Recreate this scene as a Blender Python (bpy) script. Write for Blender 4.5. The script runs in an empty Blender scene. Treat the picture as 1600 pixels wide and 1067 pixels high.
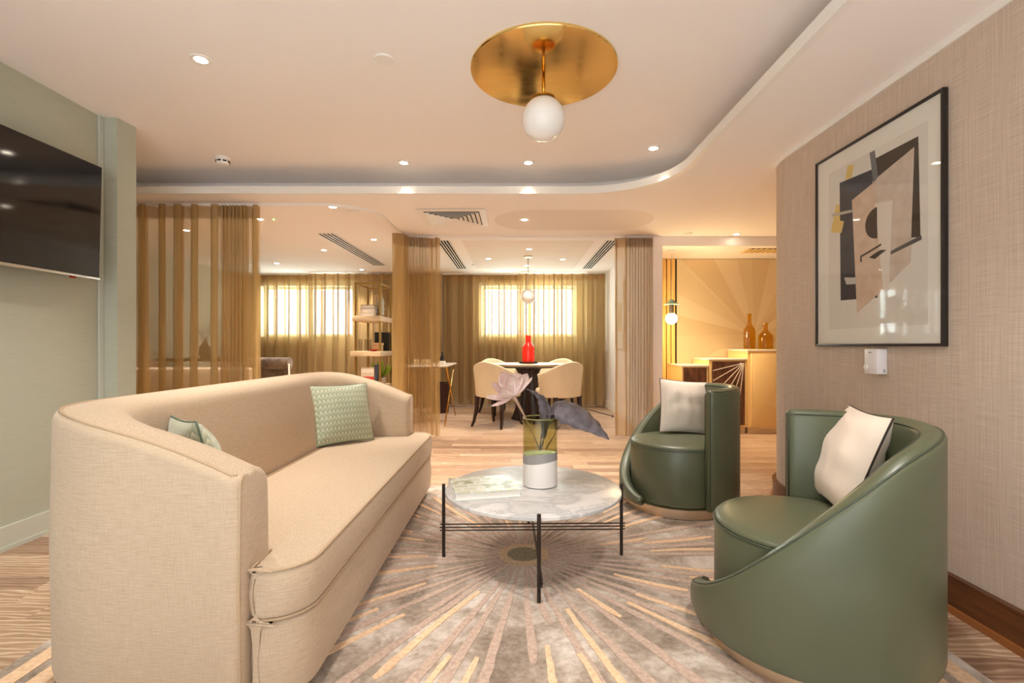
import bpy, bmesh, math, random
from math import sin, cos, pi, radians as R, sqrt, atan2
from mathutils import Vector, Matrix

# ------------------------------------------------------------------ camera, world, exposure
S = bpy.context.scene
C = S.collection
cam_data = bpy.data.cameras.new('camera')
cam = bpy.data.objects.new('camera', cam_data); C.objects.link(cam)
cam.location = (0, 0, 1.0); cam.rotation_euler = (R(90), 0, 0)
cam_data.sensor_width = 36; cam_data.lens = 36 * 765 / 1600
cam_data.shift_x = -5 / 1600; cam_data.shift_y = 6.5 / 1600
cam_data.clip_start = .05
S.camera = cam
W = bpy.data.worlds.new('overcast_sky'); S.world = W; W.use_nodes = True
W.node_tree.nodes['Background'].inputs[0].default_value = (.9, .97, 1, 1)
W.node_tree.nodes['Background'].inputs[1].default_value = 1.5
S.view_settings.view_transform = 'Standard'; S.view_settings.look = 'None'
S.view_settings.gamma = 1; S.view_settings.use_curve_mapping = False
S.view_settings.exposure = 1.34
S.cycles.max_bounces = 10; S.cycles.transparent_max_bounces = 24
S.cycles.diffuse_bounces = 6; S.cycles.sample_clamp_indirect = 6

def area_light(name, loc, rot, sx, sy, watts, col):
    l = bpy.data.lights.new(name, 'AREA'); l.shape = 'RECTANGLE'; l.size = sx; l.size_y = sy
    l.energy = watts; l.color = col
    o = bpy.data.objects.new(name, l); C.objects.link(o); o.location = loc; o.rotation_euler = rot
    return o
# daylight entering by the two far windows, then a fill light added behind the camera
area_light('daylight_far_bay', (-3.49, 8.42, 1.6), (R(-90), 0, 0), 1.4, .8, 36, (.82, 1, 1))
area_light('daylight_dining', (.21, 8.42, 1.6), (R(-90), 0, 0), 1.5, .8, 58, (.82, 1, 1))
area_light('rear_fill_light', (-.4, -2.28, 1.35), (R(90), 0, 0), 3.4, 1.7, 7, (.88, .92, 1))  # neutral fill added behind the camera to brighten the near room

# ------------------------------------------------------------------ helpers
def lin(c):
    out = []
    for v in c:
        v = v / 255
        out.append(v / 12.92 if v <= .04045 else ((v + .055) / 1.055) ** 2.4)
    return (*out, 1)

def wloc(o):
    v = Vector((0, 0, 0))
    while o is not None:
        v += o.location; o = o.parent
    return v

def mk(name, verts, faces, mat, parent=None, smooth=False, local=False, autosmooth=None):
    """one mesh object; verts in world space (or in the parent's own space when local)"""
    me = bpy.data.meshes.new(name)
    vs = [Vector(v) for v in verts]
    lo = Vector((min(v.x for v in vs), min(v.y for v in vs), min(v.z for v in vs)))
    hi = Vector((max(v.x for v in vs), max(v.y for v in vs), max(v.z for v in vs)))
    o0 = Vector(((lo.x + hi.x) / 2, (lo.y + hi.y) / 2, lo.z))
    me.from_pydata([v - o0 for v in vs], [], faces); me.update()
    bm = bmesh.new(); bm.from_mesh(me)
    bmesh.ops.recalc_face_normals(bm, faces=bm.faces[:])
    bm.to_mesh(me); bm.free()
    if smooth:
        me.polygons.foreach_set('use_smooth', [True] * len(me.polygons))
        if autosmooth: me.set_sharp_from_angle(angle=R(autosmooth))
    if mat: me.materials.append(mat)
    o = bpy.data.objects.new(name, me); C.objects.link(o)
    if parent is not None:
        o.parent = parent
        o.location = o0 if local else o0 - wloc(parent)
    else:
        o.location = o0
    return o

def tag(o, label, cat=None, group=None, kind=None):
    o['label'] = label
    if cat: o['category'] = cat
    if group: o['group'] = group
    if kind: o['kind'] = kind
    return o

def struct(o, label=None):
    o['kind'] = 'structure'
    if label: o['label'] = label
    return o

def thing(name, label, cat, loc, rz=0, group=None):
    o = bpy.data.objects.new(name, None); C.objects.link(o)
    o.empty_display_size = .05; o.location = loc; o.rotation_euler = (0, 0, rz)
    return tag(o, label, cat, group)

def copy_tree(o, parent=None):
    c = o.copy(); C.objects.link(c); c.parent = parent
    for ch in list(o.children): copy_tree(ch, c)
    return c

class MB:
    """collects geometry for ONE mesh"""
    def __init__(s): s.v = []; s.f = []
    def add(s, v, f):
        n = len(s.v); s.v += [tuple(p) for p in v]; s.f += [tuple(i + n for i in q) for q in f]; return s
    def box(s, x0, x1, y0, y1, z0, z1, b=0):
        if b <= 0:
            v = [(x, y, z) for z in (z0, z1) for y in (y0, y1) for x in (x0, x1)]
            return s.add(v, [(0, 1, 3, 2), (4, 6, 7, 5), (0, 4, 5, 1), (2, 3, 7, 6), (0, 2, 6, 4), (1, 5, 7, 3)])
        bm = bmesh.new(); bmesh.ops.create_cube(bm, size=1)
        for v in bm.verts:
            v.co = ((x0 + x1) / 2 + v.co.x * (x1 - x0), (y0 + y1) / 2 + v.co.y * (y1 - y0), (z0 + z1) / 2 + v.co.z * (z1 - z0))
        bmesh.ops.bevel(bm, geom=bm.edges[:], offset=b, segments=2, affect='EDGES', profile=.5)
        bm.verts.index_update()
        s.add([v.co[:] for v in bm.verts], [[v.index for v in f.verts] for f in bm.faces]); bm.free(); return s
    def lathe(s, prof, cx=0, cy=0, cz=0, n=32, closed=False):
        v = [(cx + r * cos(2 * pi * k / n), cy + r * sin(2 * pi * k / n), cz + z) for r, z in prof for k in range(n)]
        f = []
        m = len(prof)
        for i in range(m - 1 + (1 if closed else 0)):
            j = (i + 1) % m
            for k in range(n):
                f.append((i * n + k, i * n + (k + 1) % n, j * n + (k + 1) % n, j * n + k))
        if not closed:
            f.append(tuple(range(n))); f.append(tuple((m - 1) * n + k for k in range(n)))
        return s.add(v, f)
    def tube(s, pts, rad, n=8, closed=False):
        pts = [Vector(p) for p in pts]; m = len(pts)
        rr = rad if isinstance(rad, (list, tuple)) else [rad] * m
        v = []; up = None
        for i, p in enumerate(pts):
            a = pts[i - 1] if (i > 0 or closed) else p
            b = pts[(i + 1) % m] if (i < m - 1 or closed) else p
            d = (b - a).normalized() if (b - a).length > 1e-9 else Vector((0, 0, 1))
            if up is None:
                up = Vector((0, 0, 1)) if abs(d.z) < .9 else Vector((1, 0, 0))
            up = (up - d * up.dot(d))
            up = up.normalized() if up.length > 1e-6 else d.orthogonal().normalized()
            sd = d.cross(up)
            for k in range(n):
                t = 2 * pi * k / n
                v.append(p + (up * cos(t) + sd * sin(t)) * rr[i])
        f = []
        for i in range(m if closed else m - 1):
            j = (i + 1) % m
            for k in range(n):
                f.append((i * n + k, i * n + (k + 1) % n, j * n + (k + 1) % n, j * n + k))
        if not closed:
            f.append(tuple(range(n))[::-1]); f.append(tuple((m - 1) * n + k for k in range(n)))
        return s.add(v, f)
    def prism(s, out, z0, z1):
        n = len(out)
        v = [(x, y, z0) for x, y in out] + [(x, y, z1) for x, y in out]
        f = [tuple(range(n))[::-1], tuple(range(n, 2 * n))] + [(k, (k + 1) % n, n + (k + 1) % n, n + k) for k in range(n)]
        return s.add(v, f)
    def rings(s, rings, cap0=True, cap1=True):
        """stack of equal-length closed loops"""
        n = len(rings[0]); v = [p for r in rings for p in r]; f = []
        for i in range(len(rings) - 1):
            for k in range(n):
                f.append((i * n + k, i * n + (k + 1) % n, (i + 1) * n + (k + 1) % n, (i + 1) * n + k))
        if cap0: f.append(tuple(range(n))[::-1])
        if cap1: f.append(tuple((len(rings) - 1) * n + k for k in range(n)))
        return s.add(v, f)
    def sphere(s, c, r, n=24, m=14):
        prof = [(max(1e-4, r * sin(pi * i / m)), -r * cos(pi * i / m)) for i in range(m + 1)]
        return s.lathe(prof, c[0], c[1], c[2], n)
    def xform(s, M):
        s.v = [tuple(M @ Vector(p)) for p in s.v]; return s
    def build(s, name, mat, parent=None, smooth=False, local=False, autosmooth=None):
        return mk(name, s.v, s.f, mat, parent, smooth, local, autosmooth)

def box(name, x0, x1, y0, y1, z0, z1, mat, parent=None, b=0, local=False):
    return MB().box(x0, x1, y0, y1, z0, z1, b).build(name, mat, parent, smooth=b > 0, local=local, autosmooth=40 if b > 0 else None)

# ------------------------------------------------------------------ materials
def nodes_of(m): return m.node_tree.nodes, m.node_tree.links
def mat(name, rgb, rough=.5, metal=0, spec=.5, **kw):
    m = bpy.data.materials.new(name); m.use_nodes = True
    b = m.node_tree.nodes['Principled BSDF']
    b.inputs['Base Color'].default_value = lin(rgb); b.inputs['Roughness'].default_value = rough
    b.inputs['Metallic'].default_value = metal; b.inputs['Specular IOR Level'].default_value = spec
    for k, v in kw.items(): b.inputs[k.replace('_', ' ')].default_value = v
    return m
def nd(m, t, **kw):
    n = m.node_tree.nodes.new(t)
    for k, v in kw.items():
        if hasattr(n, k): setattr(n, k, v)
        else: n.inputs[k].default_value = v
    return n
def coords(m, scale=(1, 1, 1), space='Object', rot=(0, 0, 0)):
    """object-space or world-space ('Position') coordinates"""
    mp = nd(m, 'ShaderNodeMapping')
    mp.inputs['Scale'].default_value = scale; mp.inputs['Rotation'].default_value = rot
    if space == 'World':
        g = nd(m, 'ShaderNodeNewGeometry'); m.node_tree.links.new(g.outputs['Position'], mp.inputs[0])
    else:
        t = nd(m, 'ShaderNodeTexCoord'); m.node_tree.links.new(t.outputs[space], mp.inputs[0])
    return mp.outputs[0]
def ramp(m, fac, stops):
    r = nd(m, 'ShaderNodeValToRGB'); e = r.color_ramp.elements
    while len(e) < len(stops): e.new(.5)
    for i, (p, c) in enumerate(stops): e[i].position = p; e[i].color = lin(c)
    m.node_tree.links.new(fac, r.inputs[0]); return r.outputs[0]
def noise(m, vec, scale, detail=3, rough=.5, dist=0):
    n = nd(m, 'ShaderNodeTexNoise'); n.inputs['Scale'].default_value = scale; n.inputs['Detail'].default_value = detail
    n.inputs['Roughness'].default_value = rough; n.inputs['Distortion'].default_value = dist
    m.node_tree.links.new(vec, n.inputs['Vector']); return n.outputs['Fac']
def mixc(m, fac, a, b, blend='MIX'):
    n = nd(m, 'ShaderNodeMix', data_type='RGBA', blend_type=blend)
    L = m.node_tree.links
    for s, i in ((fac, 0), (a, 6), (b, 7)):
        if hasattr(s, 'is_linked'): L.new(s, n.inputs[i])
        elif i == 0: n.inputs[0].default_value = s
        else: n.inputs[i].default_value = lin(s)
    return n.outputs[2]
def setcol(m, sock): m.node_tree.links.new(sock, m.node_tree.nodes['Principled BSDF'].inputs['Base Color'])
def bump(m, h, strength=.2, dist=.002):
    b = nd(m, 'ShaderNodeBump'); b.inputs['Strength'].default_value = strength; b.inputs['Distance'].default_value = dist
    m.node_tree.links.new(h, b.inputs['Height'])
    m.node_tree.links.new(b.outputs[0], m.node_tree.nodes['Principled BSDF'].inputs['Normal'])
def math_(m, op, a, b=None):
    n = nd(m, 'ShaderNodeMath', operation=op)
    for s, i in ((a, 0), (b, 1)):
        if s is None: continue
        if hasattr(s, 'is_linked'): m.node_tree.links.new(s, n.inputs[i])
        else: n.inputs[i].default_value = s
    return n.outputs[0]

M = {}
M['plaster'] = mat('plaster', (246, 240, 236), .9, spec=.2)
M['white'] = mat('white_paint', (240, 236, 230), .55)
M['sage'] = mat('sage_wall', (205, 206, 192), .8, spec=.25)
m = M['sage']; n1 = noise(m, coords(m, (4, 4, 60), 'World'), 2, 4); setcol(m, mixc(m, n1, (174, 177, 160), (187, 190, 174)))
M['sage_trim'] = mat('sage_trim', (196, 200, 188), .55)
# linen wallpaper
m = M['wallpaper'] = mat('linen_wallpaper', (188, 170, 150), .85, spec=.2)
a = noise(m, coords(m, (230, 230, 3), 'World'), 1.2, 4, .6); b = noise(m, coords(m, (7, 7, 380), 'World'), 1.2, 4, .6)
h = math_(m, 'ADD', a, b); setcol(m, ramp(m, math_(m, 'MULTIPLY', h, .5), [(.36, (184, 165, 148)), (.5, (202, 183, 166)), (.64, (215, 198, 182))])); bump(m, h, .15, .001)
# sofa linen
def linen(name, c0, c1, sc=1):
    m = mat(name, c1, .85, spec=.25, Sheen_Weight=.15)
    a = noise(m, coords(m, (26 * sc, 26 * sc, 460 * sc), 'Object'), 1, 4, .6); b = noise(m, coords(m, (460 * sc, 460 * sc, 26 * sc), 'Object'), 1, 3, .6)
    side = math_(m, 'ADD', math_(m, 'MULTIPLY', a, .65), math_(m, 'MULTIPLY', b, .35))
    top = noise(m, coords(m, (420 * sc, 160 * sc, 420 * sc), 'Object'), 1, 3, .6)
    g = nd(m, 'ShaderNodeNewGeometry'); sp_ = nd(m, 'ShaderNodeSeparateXYZ'); m.node_tree.links.new(g.outputs['Normal'], sp_.inputs[0]); up = math_(m, 'ABSOLUTE', sp_.outputs[2])
    mx = nd(m, 'ShaderNodeMix', data_type='FLOAT'); L = m.node_tree.links; L.new(up, mx.inputs[0]); L.new(side, mx.inputs[2]); L.new(top, mx.inputs[3]); h = mx.outputs[0]
    setcol(m, ramp(m, h, [(.34, c0), (.64, c1)])); bump(m, h, .12, .0008); return m
M['sofa'] = linen('cream_linen', (178, 154, 127), (202, 181, 157))
M['sofa_pipe'] = mat('cream_piping', (184, 158, 128), .8)
M['chair_linen'] = linen('ivory_linen', (224, 202, 164), (242, 226, 196), .6)
# green leather
m = M['leather'] = mat('green_leather', (92, 95, 73), .36, spec=.5)
v = nd(m, 'ShaderNodeTexVoronoi'); v.inputs['Scale'].default_value = 420; m.node_tree.links.new(coords(m), v.inputs['Vector']); bump(m, v.outputs['Distance'], .08, .0005)
setcol(m, mixc(m, noise(m, coords(m), 6, 3), (86, 91, 69), (96, 100, 76)))
M['leather_pipe'] = mat('dark_green_piping', (66, 74, 58), .45)
# metals
def brushed(name, rgb, rough, sc=(3, 3, 300)):
    m = mat(name, rgb, rough, 1); bump(m, noise(m, coords(m, sc), 1, 3), .04, .0005); return m
M['brass'] = mat('polished_brass', (205, 152, 62), .10, 1)
m = M['brass_disc'] = mat('mirror_brass', (246, 212, 136), .13, 1)
m.node_tree.links.new(math_(m, 'MULTIPLY_ADD', noise(m, coords(m, (3, 14, 3)), 2, 3), .12), m.node_tree.nodes['Principled BSDF'].inputs['Roughness'])
m.node_tree.nodes[-1].inputs[2].default_value = .05
M['brass_frame'] = mat('aged_brass', (172, 138, 78), .35, 1)
M['bronze'] = brushed('brushed_bronze', (222, 202, 176), .36)
M['plinth'] = brushed('dark_bronze_plinth', (128, 112, 94), .3)
M['steel'] = mat('satin_steel', (190, 186, 180), .3, 1)
M['black_metal'] = mat('black_brown_metal', (44, 33, 28), .45, .3)
M['slot_black'] = mat('slot_black', (10, 9, 8), .9, spec=.05)
M['black'] = mat('black_plastic', (22, 21, 21), .5)
M['screen'] = mat('screen_glass', (6, 6, 7), .06, spec=.6)
M['frame_black'] = mat('black_frame', (34, 28, 26), .4)
# baseboard wood
m = M['walnut'] = mat('walnut', (96, 56, 28), .38)
n1 = noise(m, coords(m, (40, 3, 60), 'World'), 1, 4); setcol(m, ramp(m, n1, [(.35, (74, 40, 18)), (.65, (112, 66, 34))]))
m = M['walnut_light'] = mat('walnut_edge', (150, 92, 46), .35)
m = M['rosewood'] = mat('rosewood', (80, 48, 34), .35)
n1 = noise(m, coords(m, (30, 30, 4), 'World'), 1.5, 4, .6, 1.0); setcol(m, ramp(m, n1, [(.35, (58, 32, 22)), (.65, (112, 72, 52))]))
m = M['oak'] = mat('pale_oak_shelf', (214, 186, 148), .5)
n1 = noise(m, coords(m, (4, 50, 50), 'World'), 1, 4); setcol(m, ramp(m, n1, [(.35, (200, 172, 134)), (.65, (226, 202, 166))]))
M['lacquer'] = mat('yellow_lacquer', (236, 202, 140), .4)
m = M['slat'] = mat('golden_slat', (232, 186, 104), .4)
n1 = noise(m, coords(m, (60, 60, 2), 'World'), 1, 3); setcol(m, ramp(m, n1, [(.35, (222, 174, 94)), (.65, (238, 196, 118))]))
M['dark_gap'] = mat('dark_gap', (30, 24, 18), .8)
M['darkwood'] = mat('dark_stained_wood', (46, 28, 22), .35)
m = M['tabletop'] = mat('grey_oak_top', (150, 132, 108), .35)
# marble
m = M['marble'] = mat('white_marble', (226, 224, 220), .32, spec=.5)
n1 = noise(m, coords(m, (2.2, 3.2, 1), 'Object', (0, 0, .5)), 2.0, 8, .62, .5); setcol(m, ramp(m, n1, [(.30, (168, 166, 166)), (.43, (204, 202, 200)), (.49, (184, 183, 183)), (.55, (216, 213, 211)), (.8, (226, 223, 221))]))
M['marble2'] = mat('pale_stone_top', (232, 220, 204), .25)
M['opal'] = mat('opal_glass', (246, 242, 238), .16, Subsurface_Weight=.3, Subsurface_Radius=(.05, .05, .05))
# floor boards
def wood_floor(name, planks):
    m = mat(name, (200, 164, 130), .42, spec=.4)
    oi = nd(m, 'ShaderNodeObjectInfo'); L = m.node_tree.links
    g = nd(m, 'ShaderNodeNewGeometry'); mp = nd(m, 'ShaderNodeMapping'); L.new(g.outputs['Position'], mp.inputs[0])
    if planks:
        cx = nd(m, 'ShaderNodeCombineXYZ'); L.new(math_(m, 'MULTIPLY', oi.outputs['Random'], 37), cx.inputs[0]); L.new(math_(m, 'MULTIPLY', oi.outputs['Random'], 91), cx.inputs[1]); L.new(cx.outputs[0], mp.inputs['Location'])
    mp.inputs['Scale'].default_value = (1.3, 6, 1)
    w = nd(m, 'ShaderNodeTexWave', wave_type='BANDS', bands_direction='Y'); w.inputs['Scale'].default_value = 2.2; w.inputs['Distortion'].default_value = 15; w.inputs['Detail'].default_value = 3; w.inputs['Detail Scale'].default_value = .8
    L.new(mp.outputs[0], w.inputs['Vector'])
    grain = ramp(m, w.outputs['Fac'], [(.0, (160, 131, 108)), (.55, (180, 153, 131)), (.85, (204, 182, 162)), (1, (224, 207, 192))])
    fine = noise(m, coords(m, (6, 160, 1), 'World'), 1, 3)
    col = mixc(m, math_(m, 'MULTIPLY', fine, .5), grain, (208, 180, 152))
    if planks:
        tint = ramp(m, oi.outputs['Random'], [(0, (196, 180, 172)), (.3, (232, 222, 212)), (.7, (248, 242, 232)), (1, (255, 252, 246))])
    else:
        br = nd(m, 'ShaderNodeTexBrick'); br.offset = .37; br.inputs['Scale'].default_value = 1; br.inputs['Brick Width'].default_value = 1.0; br.inputs['Row Height'].default_value = .11
        br.inputs['Mortar Size'].default_value = .0012; br.inputs['Color1'].default_value = lin((226, 214, 204)); br.inputs['Color2'].default_value = lin((255, 252, 246)); br.inputs['Mortar'].default_value = lin((170, 140, 116))
        L.new(g.outputs['Position'], br.inputs['Vector']); tint = br.outputs['Color']
    setcol(m, mixc(m, 1, col, tint, 'MULTIPLY')); bump(m, w.outputs['Fac'], .05, .001)
    return m
M['plank'] = wood_floor('limed_oak_plank', True); M['floor'] = wood_floor('limed_oak_floor', False)
# sheer cloth
def sheer(name, rgb, alpha):
    m = bpy.data.materials.new(name); m.use_nodes = True; N, L = nodes_of(m); N.clear()
    out = N.new('ShaderNodeOutputMaterial'); tr = N.new('ShaderNodeBsdfTransparent'); d = N.new('ShaderNodeBsdfDiffuse'); tl = N.new('ShaderNodeBsdfTranslucent')
    w = noise(m, coords(m, (40, 40, 900)), 1, 2); c = mixc(m, w, tuple(int(k * .94) for k in rgb), rgb)
    L.new(c, d.inputs[0]); L.new(c, tl.inputs[0])
    a = N.new('ShaderNodeMixShader'); a.inputs[0].default_value = .08; L.new(d.outputs[0], a.inputs[1]); L.new(tl.outputs[0], a.inputs[2])
    b = N.new('ShaderNodeMixShader'); b.inputs[0].default_value = alpha; L.new(tr.outputs[0], b.inputs[1]); L.new(a.outputs[0], b.inputs[2]); L.new(b.outputs[0], out.inputs[0])
    return m
M['sheer'] = sheer('taupe_sheer', (218, 184, 124), .54)
M['sheer_far'] = sheer('taupe_voile', (202, 172, 124), .62)
M['sheer_head'] = sheer('taupe_heading', (190, 154, 106), .86)
# glass
def glass(name, rgb, gl=.06, tint=1.0):
    m = bpy.data.materials.new(name); m.use_nodes = True; N, L = nodes_of(m); N.clear()
    out = N.new('ShaderNodeOutputMaterial'); tr = N.new('ShaderNodeBsdfTransparent'); g = N.new('ShaderNodeBsdfGlossy'); g.inputs['Roughness'].default_value = .03
    tr.inputs[0].default_value = lin(rgb); f = N.new('ShaderNodeFresnel'); f.inputs[0].default_value = 1.48
    x = N.new('ShaderNodeMixShader'); gm = N.new('ShaderNodeNewGeometry'); L.new(math_(m, 'MULTIPLY', f.outputs[0], math_(m, 'SUBTRACT', 1.0, gm.outputs['Backfacing'])), x.inputs[0]); L.new(tr.outputs[0], x.inputs[1]); L.new(g.outputs[0], x.inputs[2]); L.new(x.outputs[0], out.inputs[0]); return m
M['pane'] = glass('clear_pane', (252, 252, 251))
M['olive_glass'] = glass('olive_glass', (236, 237, 216))
M['amber_glass'] = glass('amber_glass', (246, 230, 152))
M['clear_glass'] = glass('clear_glass', (240, 238, 232))
m = M['red_glass'] = mat('red_glass', (238, 42, 24), .15, Subsurface_Weight=.4, Subsurface_Radius=(.1, .02, .02))
def emit(name, rgb, s):
    m = bpy.data.materials.new(name); m.use_nodes = True; N, L = nodes_of(m); N.clear()
    out = N.new('ShaderNodeOutputMaterial'); e = N.new('ShaderNodeEmission'); e.inputs[0].default_value = lin(rgb); e.inputs[1].default_value = s; L.new(e.outputs[0], out.inputs[0]); return m
M['lamp'] = emit('lamp_lens', (255, 240, 214), 14)
M['bulb'] = emit('lit_bulb', (255, 226, 170), 16)
M['led'] = emit('green_led', (90, 255, 90), 6)
M['red_led'] = emit('red_led', (150, 20, 10), .25)
M['satin'] = mat('ivory_satin', (238, 222, 206), .5, Sheen_Weight=.3)
M['dark_pipe'] = mat('dark_brown_piping', (52, 36, 30), .6)
M['paper'] = mat('mat_board', (236, 232, 226), .8)
m = M['taupe_velvet'] = mat('taupe_velvet', (112, 92, 76), .9, Sheen_Weight=.6)
setcol(m, ramp(m, noise(m, coords(m), 9, 4), [(.35, (86, 68, 54)), (.65, (140, 118, 98))]))
# ------------------------------------------------------------------ the room
ZS, ZC = 2.18, 2.38            # soffit height, raised ceiling height
random.seed(4)
# floor slab: boards are laid on it near the seating; beyond, the slab's own material carries the boards
fl = MB(); fl.box(-4.8, 4.3, -2.4, 8.6, -.12, -.012)
fl.box(-4.8, 4.3, -2.4, .8, -.012, 0); fl.box(-4.8, 4.3, 5.31, 8.6, -.012, 0)
fl.box(-4.8, -2.5, .8, 5.31, -.012, 0); fl.box(1.66, 4.3, .8, 5.31, -.012, 0)
floor = struct(fl.build('floor', M['floor']), 'limed oak floor of boards laid across the room')
def plank_mesh(x0, x1, y0, y1):
    return MB().box(x0 + .0006, x1 - .0006, y0 + .0006, y1 - .0006, -.012, 0)
for r in range(41):
    y0 = .8 + .11 * r; x = -2.5; first = True
    while x < 1.66 - 1e-6:
        L_ = random.uniform(.3, 1.1) if first else random.uniform(.8, 1.25)
        x1 = min(1.66, x + L_)
        if 1.66 - x1 < .25: x1 = 1.66
        plank_mesh(x, x1, y0, y0 + .11).build('plank', M['plank'], floor); x = x1; first = False

# left wall with its shallow pier at the end
wl = MB().prism([(-2.7, -2.4), (-2.5, -2.4), (-2.5, 2.96), (-2.41, 2.965), (-2.40, 3.10), (-2.44, 3.14), (-4.7, 3.14), (-4.7, 2.98), (-2.7, 2.98)], 0, ZC + .1)
struct(wl.build('wall_left', M['sage']), 'pale sage green wall behind the television')
bl = MB().prism([(-2.5, -2.3), (-2.484, -2.3), (-2.484, 2.96), (-2.5, 2.96)], 0, .118)
bl.prism([(-2.484, -2.3), (-2.478, -2.3), (-2.478, 2.96), (-2.484, 2.96)], 0, .022)
struct(bl.build('baseboard_left', M['sage_trim']), 'pale sage skirting board under the television wall')
box('pilaster_strip', -2.498, -2.486, 2.93, 2.958, .12, ZC, M['sage_trim']).update_tag()
struct(bpy.data.objects['pilaster_strip']); bpy.data.objects['pilaster_strip'].name = 'trim_2'

# right wall: straight, then turning a rounded corner
def right_path(off, y0=-2.3, n=16, r=.45):
    p = [(1.66 - off, y0), (1.66 - off, 3.0)]
    for k in range(1, n + 1):
        t = pi - (pi / 2) * k / n
        p.append((2.11 + (r + off) * cos(t), 3.0 + (r + off) * sin(t)))
    p.append((4.2, 3.45 + off)); return p
def band(off0, off1, z0, z1):
    a = right_path(off0); b = right_path(off1); return MB().prism(a + b[::-1], z0, z1)
struct(band(0, -.12, 0, 2.15).build('wall_right', M['wallpaper'], smooth=True, autosmooth=35), 'woven linen wallpapered wall with rounded end')
bb = struct(band(.022, 0, 0, .128).build('baseboard_right', M['walnut'], smooth=True, autosmooth=35), 'dark walnut skirting board on the wallpapered wall')
band(.026, .0005, .128, .136).build('skirting_cap', M['walnut'], bb, smooth=True, autosmooth=35)
band(.036, .0225, 0, .024).build('skirting_bead', M['walnut_light'], bb, smooth=True, autosmooth=35)
struct(band(.008, -.12, 2.15, ZS).build('trim_1', M['white'], smooth=True, autosmooth=35), 'white ceiling trim over the wallpapered wall')

# ceilings: raised coffer, lower soffit with curved lip and dark cove behind it
def lip_path(o, n=20):
    p = [(1.134 + o, -2.4), (1.134 + o, 3.18)]
    for k in range(1, n + 1):
        t = (pi / 2) * k / n; p.append((.524 + (.61 + o) * cos(t), 3.18 + (.61 + o) * sin(t)))
    p.append((-4.8, 3.79 + o)); return p
soff = MB().prism(lip_path(0) + [(-4.8, 8.6), (4.3, 8.6), (4.3, -2.4)], ZS, ZS + .055)
ceil = struct(soff.build('ceiling', M['plaster'], smooth=True, autosmooth=35), 'white plaster ceiling with curved lowered soffit')
MB().prism(lip_path(.366) + [(-4.8, 8.6), (4.3, 8.6), (4.3, -2.4)], ZS + .055, ZC + .06).build('cove_back', M['plaster'], ceil, smooth=True, autosmooth=35)
box('raised_ceiling', -4.9, 4.4, -2.4, 4.5, ZC, ZC + .12, M['plaster'], ceil)
MB().prism(lip_path(-.004) + lip_path(.03)[::-1], ZS - .003, ZS + .052).build('ceiling_lip', M['white'], ceil, smooth=True, autosmooth=35)
mk('bar_ceiling', [(x, y, z) for x in (1.587, 4.3) for y, z in ((5.285, ZS), (5.30, 2.08), (6.2, 2.08), (6.2, ZS))], [(0, 1, 2, 3), (4, 5, 6, 7), (0, 1, 5, 4), (1, 2, 6, 5), (2, 3, 7, 6), (3, 0, 4, 7)], M['plaster'], ceil)
# perforated acoustic panels let into the soffit
def perf():
    m = mat('perforated_plaster', (238, 230, 222), .9, spec=.2)
    sx = nd(m, 'ShaderNodeSeparateXYZ'); m.node_tree.links.new(coords(m, (58, 58, 1), 'World'), sx.inputs[0])
    a = math_(m, 'SUBTRACT', math_(m, 'FRACT', sx.outputs[0]), .5); b = math_(m, 'SUBTRACT', math_(m, 'FRACT', sx.outputs[1]), .5)
    d = math_(m, 'ADD', math_(m, 'MULTIPLY', a, a), math_(m, 'MULTIPLY', b, b))
    setcol(m, mixc(m, math_(m, 'LESS_THAN', d, .045), (238, 230, 222), (218, 202, 186))); return m
M['perf'] = perf()
def stadium(x0, x1, y0, y1, n=12):
    r = (y1 - y0) / 2; cy = (y0 + y1) / 2
    return [(x0 + r + r * cos(pi / 2 + pi * k / n), cy + r * sin(pi / 2 + pi * k / n)) for k in range(n + 1)] + [(x1 - r + r * cos(-pi / 2 + pi * k / n), cy + r * sin(-pi / 2 + pi * k / n)) for k in range(n + 1)]
MB().prism(stadium(-.2, 1.3, 4.26, 5.0), ZS - .0015, ZS).build('perforated_panel', M['perf'], ceil)
MB().prism([(-.6, 5.5), (.9, 5.5), (.9, 7.5), (-.6, 7.5)], ZS - .0015, ZS).build('perforated_panel', M['perf'], ceil)

# far wall with two window openings, left-bay wall, dining side wall, bar wall, wall behind the camera
WL, WD = (-4.22, -2.70), (-.56, 1.02); WZ = (1.15, 1.99)
def wall_with_holes(x0, x1, y0, y1, z1, holes):
    b = MB(); xs = x0
    for (a, c, za, zb) in holes:
        b.box(xs, a, y0, y1, 0, z1); b.box(a, c, y0, y1, 0, za); b.box(a, c, y0, y1, zb, z1); xs = c
    b.box(xs, x1, y0, y1, 0, z1); return b
struct(wall_with_holes(-4.8, 1.7, 8.12, 8.4, ZS, [(*WL, *WZ), (*WD, *WZ)]).build('wall_far', mat('taupe_paint', (186, 172, 150), .85)), 'pale wall behind the far curtains')
struct(box('wall_bay', -4.8, -4.6, 3.1, 8.2, 0, ZS, M['sage']), 'pale side wall of the curtained bay')
struct(box('wall_dining', 1.48, 1.587, 5.28, 8.15, 0, ZS, M['plaster']), 'cream partition wall beside the dining nook')
bd = MB().box(1.466, 1.48, 5.30, 8.1, 0, .12); bd.box(1.474, 1.48, 5.3, 8.1, .12, .135)
struct(bd.build('baseboard_dining', M['white']), 'white skirting board of the dining nook')
struct(box('wall_bay_skirting_far', -4.6, 1.46, 8.105, 8.12, 0, .12, M['white']), 'white skirting board behind the far curtains').name = 'baseboard_far'
wb = struct(box('wall_bar', 1.587, 4.3, 6.10, 6.25, 0, ZS, M['dark_gap']), 'bar wall of golden slats and brushed metal rays')
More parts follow.
